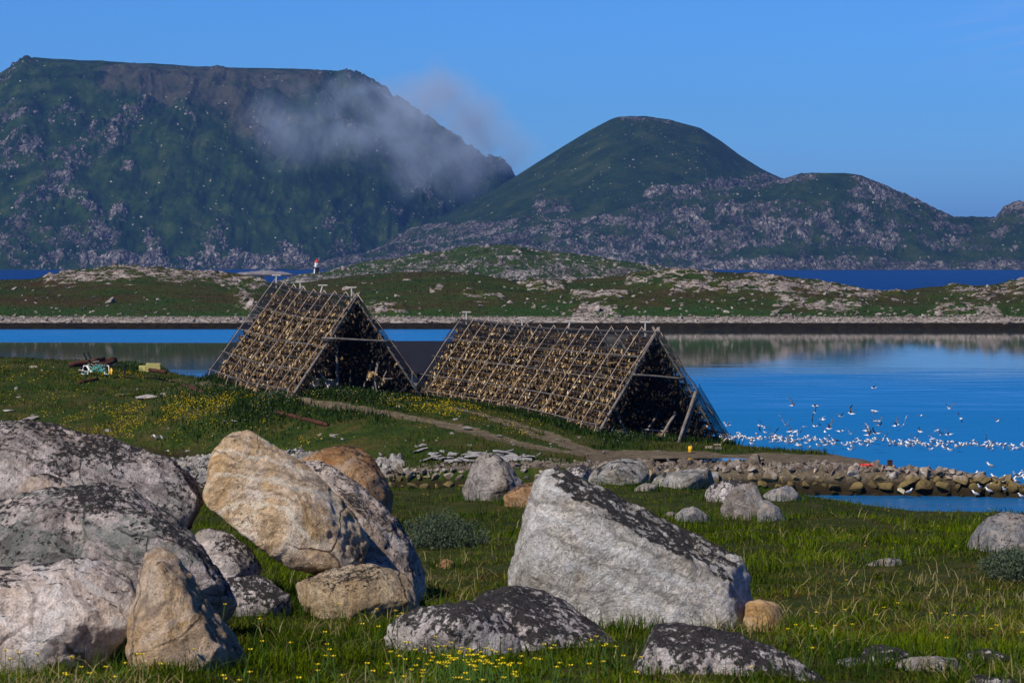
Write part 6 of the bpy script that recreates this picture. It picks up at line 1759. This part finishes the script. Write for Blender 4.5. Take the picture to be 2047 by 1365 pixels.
def buttercup_meshes(seed, L):
    r = random.Random(seed)
    top = Vector((r.uniform(-.06, .06), r.uniform(-.06, .06), L))
    b = Builder(); b.loft([(0, 0, -0.02), (top.x * .3, top.y * .3, L * .5), tuple(top)], [.0030, .0026, .0022], 5)
    for q in (0.25, 0.5):
        a = r.uniform(0, 6.28); b.loft([(top.x * q * .5, top.y * q * .5, L * q), (math.cos(a) * .05, math.sin(a) * .05, L * q + .05)], [(.006, .001), (.002, .001)], 4)
    stem = b.mesh('stem', True); stem.materials.append(stem_m)
    b = Builder()
    for k in range(5):
        a = 2 * math.pi * k / 5; c_, s_ = math.cos(a), math.sin(a); R0 = 0.0155
        pts = [(0, 0, 0)]
        for (rad, wid, z) in ((.6, -.42, .006), (1.0, -.30, .011), (1.08, 0, .012), (1.0, .30, .011), (.6, .42, .006)):
            pts.append((R0 * (rad * c_ - wid * s_), R0 * (rad * s_ + wid * c_), z))
        b.add([top + Vector(p) for p in pts], [(0, 1, 2, 3), (0, 3, 4, 5)])
    b.loft([top + Vector((0, 0, .001)), top + Vector((0, 0, .009))], [.005, .003], 6)
    fl = b.mesh('blossom', False); fl.materials.append(petal_m)
    return stem, fl


BC = [buttercup_meshes(s, 0.13 + 0.03 * s) for s in range(7)]
rb = random.Random(9)
FLW = [(60, 1262), (20, 1268), (73, 1263), (505, 1240), (530, 1283), (590, 1288), (655, 1294), (683, 1208), (740, 1220), (782, 1223), (795, 1235), (733, 1250), (664, 1268), (748, 1257), (820, 1320), (752, 1330), (682, 1355), (795, 1228), (441, 1210), (1165, 1285), (1183, 1278), (1208, 1293), (1085, 1295),
       (1300, 1320), (1308, 1205), (1045, 1155), (1250, 1312), (1690, 1225), (1608, 1252), (1663, 1255), (1697, 1250), (1745, 1234), (1783, 1208), (1785, 1216), (1872, 1231), (1884, 1229), (1904, 1230), (1938, 1236), (1977, 1236), (1984, 1253), (1995, 1258), (2030, 1267), (1900, 1280), (1790, 1087), (1732, 1094),
       (1780, 1098), (1687, 1076), (1694, 1074), (1822, 1077), (1914, 1092), (1857, 1053), (1868, 1052), (1766, 1018), (1779, 1022), (1875, 1026), (1912, 1025), (1970, 1017), (1976, 1019), (1977, 1029), (1897, 1010), (915, 978), (845, 988), (848, 990), (1042, 1065), (1625, 1230), (1575, 1250), (1640, 1262), (1560, 1262), (1960, 1180), (1700, 1160), (1612, 1300), (1510, 1335), (1180, 1330), (1110, 1300)]
for _ in range(84): FLW.append((rb.gauss(935, 62), min(1362, rb.gauss(1322, 20))))
for _ in range(26): FLW.append((rb.uniform(600, 1300), rb.uniform(1290, 1360)))
for _ in range(22): FLW.append((rb.uniform(0, 500), rb.uniform(1300, 1362)))
_, _dz = 0, 0
for px, py in FLW:
    k = rb.randrange(7); L = 0.13 + 0.03 * k
    # the ground whose flower of this height is seen at (px, py)
    dd = np.linspace(14, 70, 500); xx = (px - MIDX) / FOCAL * dd
    f = z_meadow(xx, dd) + L - (EYE - (py - HORIZON) / FOCAL * dd)
    w = np.where(f >= 0)[0]; q = w[0] if len(w) else 380
    loc = Vector((xx[q], dd[q], float(z_meadow(xx[q], dd[q]))))
    lab = 'yellow buttercup in the dense patch before the long black boulder' if abs(px - 935) < 150 and py > 1270 else ('yellow buttercup in the grass of the right-hand meadow' if px > 1500 else 'yellow buttercup in the grass among the near boulders')
    root = empty('buttercup', loc, lab, 'flower', 'buttercups in the near meadow', rb.uniform(0, 6.28))
    for nm, me in zip(('stem', 'blossom'), BC[k]):
        o = bpy.data.objects.new(nm, me); C.objects.link(o); o.parent = root
# ---- cloud wisp on the mountain
CLOUD = [(868, 188, 98, 58, 2.3), (790, 232, 110, 52, 1.1), (700, 190, 95, 36, 0.5), (600, 245, 80, 52, 0.75), (680, 308, 130, 46, 0.6), (830, 330, 100, 46, 0.75), (920, 320, 80, 52, 0.55),
         (945, 245, 72, 68, 1.7), (1012, 300, 50, 50, 0.7), (555, 300, 60, 36, 0.35)]
bd = Builder()
m, nt, out = newmat('cloud vapour')
v = coords(nt, 'World')
dens = None
lo, hi = Vector((1e9,) * 3), Vector((-1e9,) * 3)
wv = nd(nt, 'ShaderNodeTexNoise', Vector=v, Scale=0.006, Detail=3).outputs[1]
vw = mix(nt, 1.0, v, nd(nt, 'ShaderNodeVectorMath', operation='SCALE', i0=nd(nt, 'ShaderNodeVectorMath', operation='SUBTRACT', i0=wv, i1=(0.5, 0.5, 0.5)).outputs[0], i3=220.0).outputs[0], 'ADD')
for px, py, rx, ry, k in CLOUD:
    d = float(mt_shore(px)) + 230 + 330 * max(0, (300 - py) / 150)
    d = min(d, 5800)
    c = P(px, py, d); r = Vector((rx / FOCAL * d * 1.25, 260, ry / FOCAL * d * 1.25))
    lo = Vector((min(a, b) for a, b in zip(lo, c - r))); hi = Vector((max(a, b) for a, b in zip(hi, c + r)))
    q = nd(nt, 'ShaderNodeVectorMath', operation='DIVIDE', i0=nd(nt, 'ShaderNodeVectorMath', operation='SUBTRACT', i0=vw, i1=c).outputs[0], i1=r).outputs[0]
    L = nd(nt, 'ShaderNodeVectorMath', operation='LENGTH', i0=q).outputs['Value']
    f = nd(nt, 'ShaderNodeMapRange', Value=L, From_Min=1.0, From_Max=0.1, To_Min=0.0, To_Max=k).outputs[0]
    dens = f if dens is None else mth(nt, 'MAXIMUM', dens, f)
n = noi(nt, v, 0.0085, 7, 0.66, 1.2)
dens = mth(nt, 'MULTIPLY', dens, nd(nt, 'ShaderNodeMapRange', Value=n, From_Min=0.42, From_Max=0.66).outputs[0])
pv = nd(nt, 'ShaderNodeVolumePrincipled', Color=(0.62, 0.77, 1.0), Density=mth(nt, 'MULTIPLY', dens, CLOUD_DENSITY), Anisotropy=-0.25)
nt.links.new(pv.outputs[0], out.inputs['Volume'])
bd.box((lo + hi) / 2, hi - lo + Vector((60, 60, 60)))
o = bd.build('cloud', m); o['kind'] = 'stuff'

# ---- the air: far things fade to blue
m, nt, out = newmat('air')
pv = nd(nt, 'ShaderNodeVolumePrincipled', Color=HAZE_COLOR, Density=HAZE_DENSITY)
nt.links.new(pv.outputs[0], out.inputs['Volume'])
bd = Builder()
bd.box((0, 15000, 235), (84000, 94000, 510))
o = bd.build('haze', m); o['kind'] = 'stuff'
# ================================================================== LIGHT, AIR, CAMERA
SUN = Vector((-0.50, -0.53, 0.69)).normalized()
W = bpy.data.worlds.new('World'); bpy.context.scene.world = W; W.use_nodes = True
nt = W.node_tree; nt.nodes.clear()
sky = nt.nodes.new('ShaderNodeTexSky'); sky.sky_type = 'NISHITA'; sky.sun_disc = False
sky.sun_elevation = math.asin(SUN.z); sky.sun_rotation = math.atan2(SUN.x, SUN.y)
sky.air_density = 1.0; sky.dust_density = 0.6; sky.ozone_density = 3.0; sky.altitude = 0
tint = mix(nt, 1.0, sky.outputs[0], SKY_TINT, 'MULTIPLY')
# faint high cirrus low in the sky to the right of the view
dv = nd(nt, 'ShaderNodeTexCoord').outputs['Generated']
sp = nd(nt, 'ShaderNodeSeparateXYZ', Vector=dv).outputs
az = mth(nt, 'DIVIDE', sp[0], sp[1]); el = mth(nt, 'DIVIDE', sp[2], sp[1])
tilt = mth(nt, 'SUBTRACT', el, mth(nt, 'MULTIPLY', az, 0.16))
cv = nd(nt, 'ShaderNodeCombineXYZ', X=mth(nt, 'MULTIPLY', az, 14.0), Y=mth(nt, 'MULTIPLY', tilt, 190.0), Z=0.0).outputs[0]
ci = ramp(nt, noi(nt, cv, 1.0, 5, 0.6), [(0.48, 0.0), (0.75, 1.0)])
win = mth(nt, 'MULTIPLY', nd(nt, 'ShaderNodeMapRange', Value=az, From_Min=0.135, From_Max=0.19).outputs[0], mth(nt, 'MULTIPLY', nd(nt, 'ShaderNodeMapRange', Value=el, From_Min=0.060, From_Max=0.074).outputs[0], nd(nt, 'ShaderNodeMapRange', Value=el, From_Min=0.13, From_Max=0.09).outputs[0]))
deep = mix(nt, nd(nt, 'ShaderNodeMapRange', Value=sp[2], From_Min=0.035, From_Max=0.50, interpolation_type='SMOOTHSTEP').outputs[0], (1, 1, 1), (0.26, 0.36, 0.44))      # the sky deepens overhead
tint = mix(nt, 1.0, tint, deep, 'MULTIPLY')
low = nd(nt, 'ShaderNodeMapRange', Value=sp[2], From_Min=0.0, From_Max=0.055).outputs[0]
tint = mix(nt, 1.0, tint, mix(nt, low, (1.55, 1.27, 1.22), (1, 1, 1)), 'MULTIPLY')
front = mth(nt, 'GREATER_THAN', sp[1], 0.1)
tint = mix(nt, mth(nt, 'MULTIPLY', mth(nt, 'MULTIPLY', ci, win), mth(nt, 'MULTIPLY', front, 0.28)), tint, (8.5, 8.5, 13.5))
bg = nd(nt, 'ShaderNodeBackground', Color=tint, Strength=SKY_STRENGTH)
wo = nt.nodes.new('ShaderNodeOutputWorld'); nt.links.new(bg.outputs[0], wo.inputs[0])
sl = bpy.data.lights.new('sun', 'SUN'); sl.energy = SUN_POWER; sl.angle = math.radians(0.5); sl.color = (1.0, 0.91, 0.78)
so = bpy.data.objects.new('sun', sl); C.objects.link(so); so.rotation_euler = SUN.to_track_quat('Z', 'Y').to_euler()

cam = bpy.data.cameras.new('camera'); co = bpy.data.objects.new('camera', cam); C.objects.link(co)
co.location = (0, 0, EYE); co.rotation_euler = (math.radians(90), 0, 0)
cam.sensor_width = 36; cam.lens = FOCAL / 2047 * 36; cam.shift_y = -(682.5 - HORIZON) / 2047
cam.clip_start = 0.5; cam.clip_end = 100000
cam.dof.use_dof = True; cam.dof.focus_distance = 150; cam.dof.aperture_fstop = 14
sc = bpy.context.scene
sc.camera = co
sc.view_settings.view_transform = 'Standard'; sc.view_settings.look = 'None'; sc.view_settings.exposure = EXPOSURE
sc.cycles.use_denoising = True
sc.cycles.max_bounces = 6; sc.cycles.transparent_max_bounces = 12; sc.cycles.volume_bounces = 0
sc.cycles.use_fast_gi = False
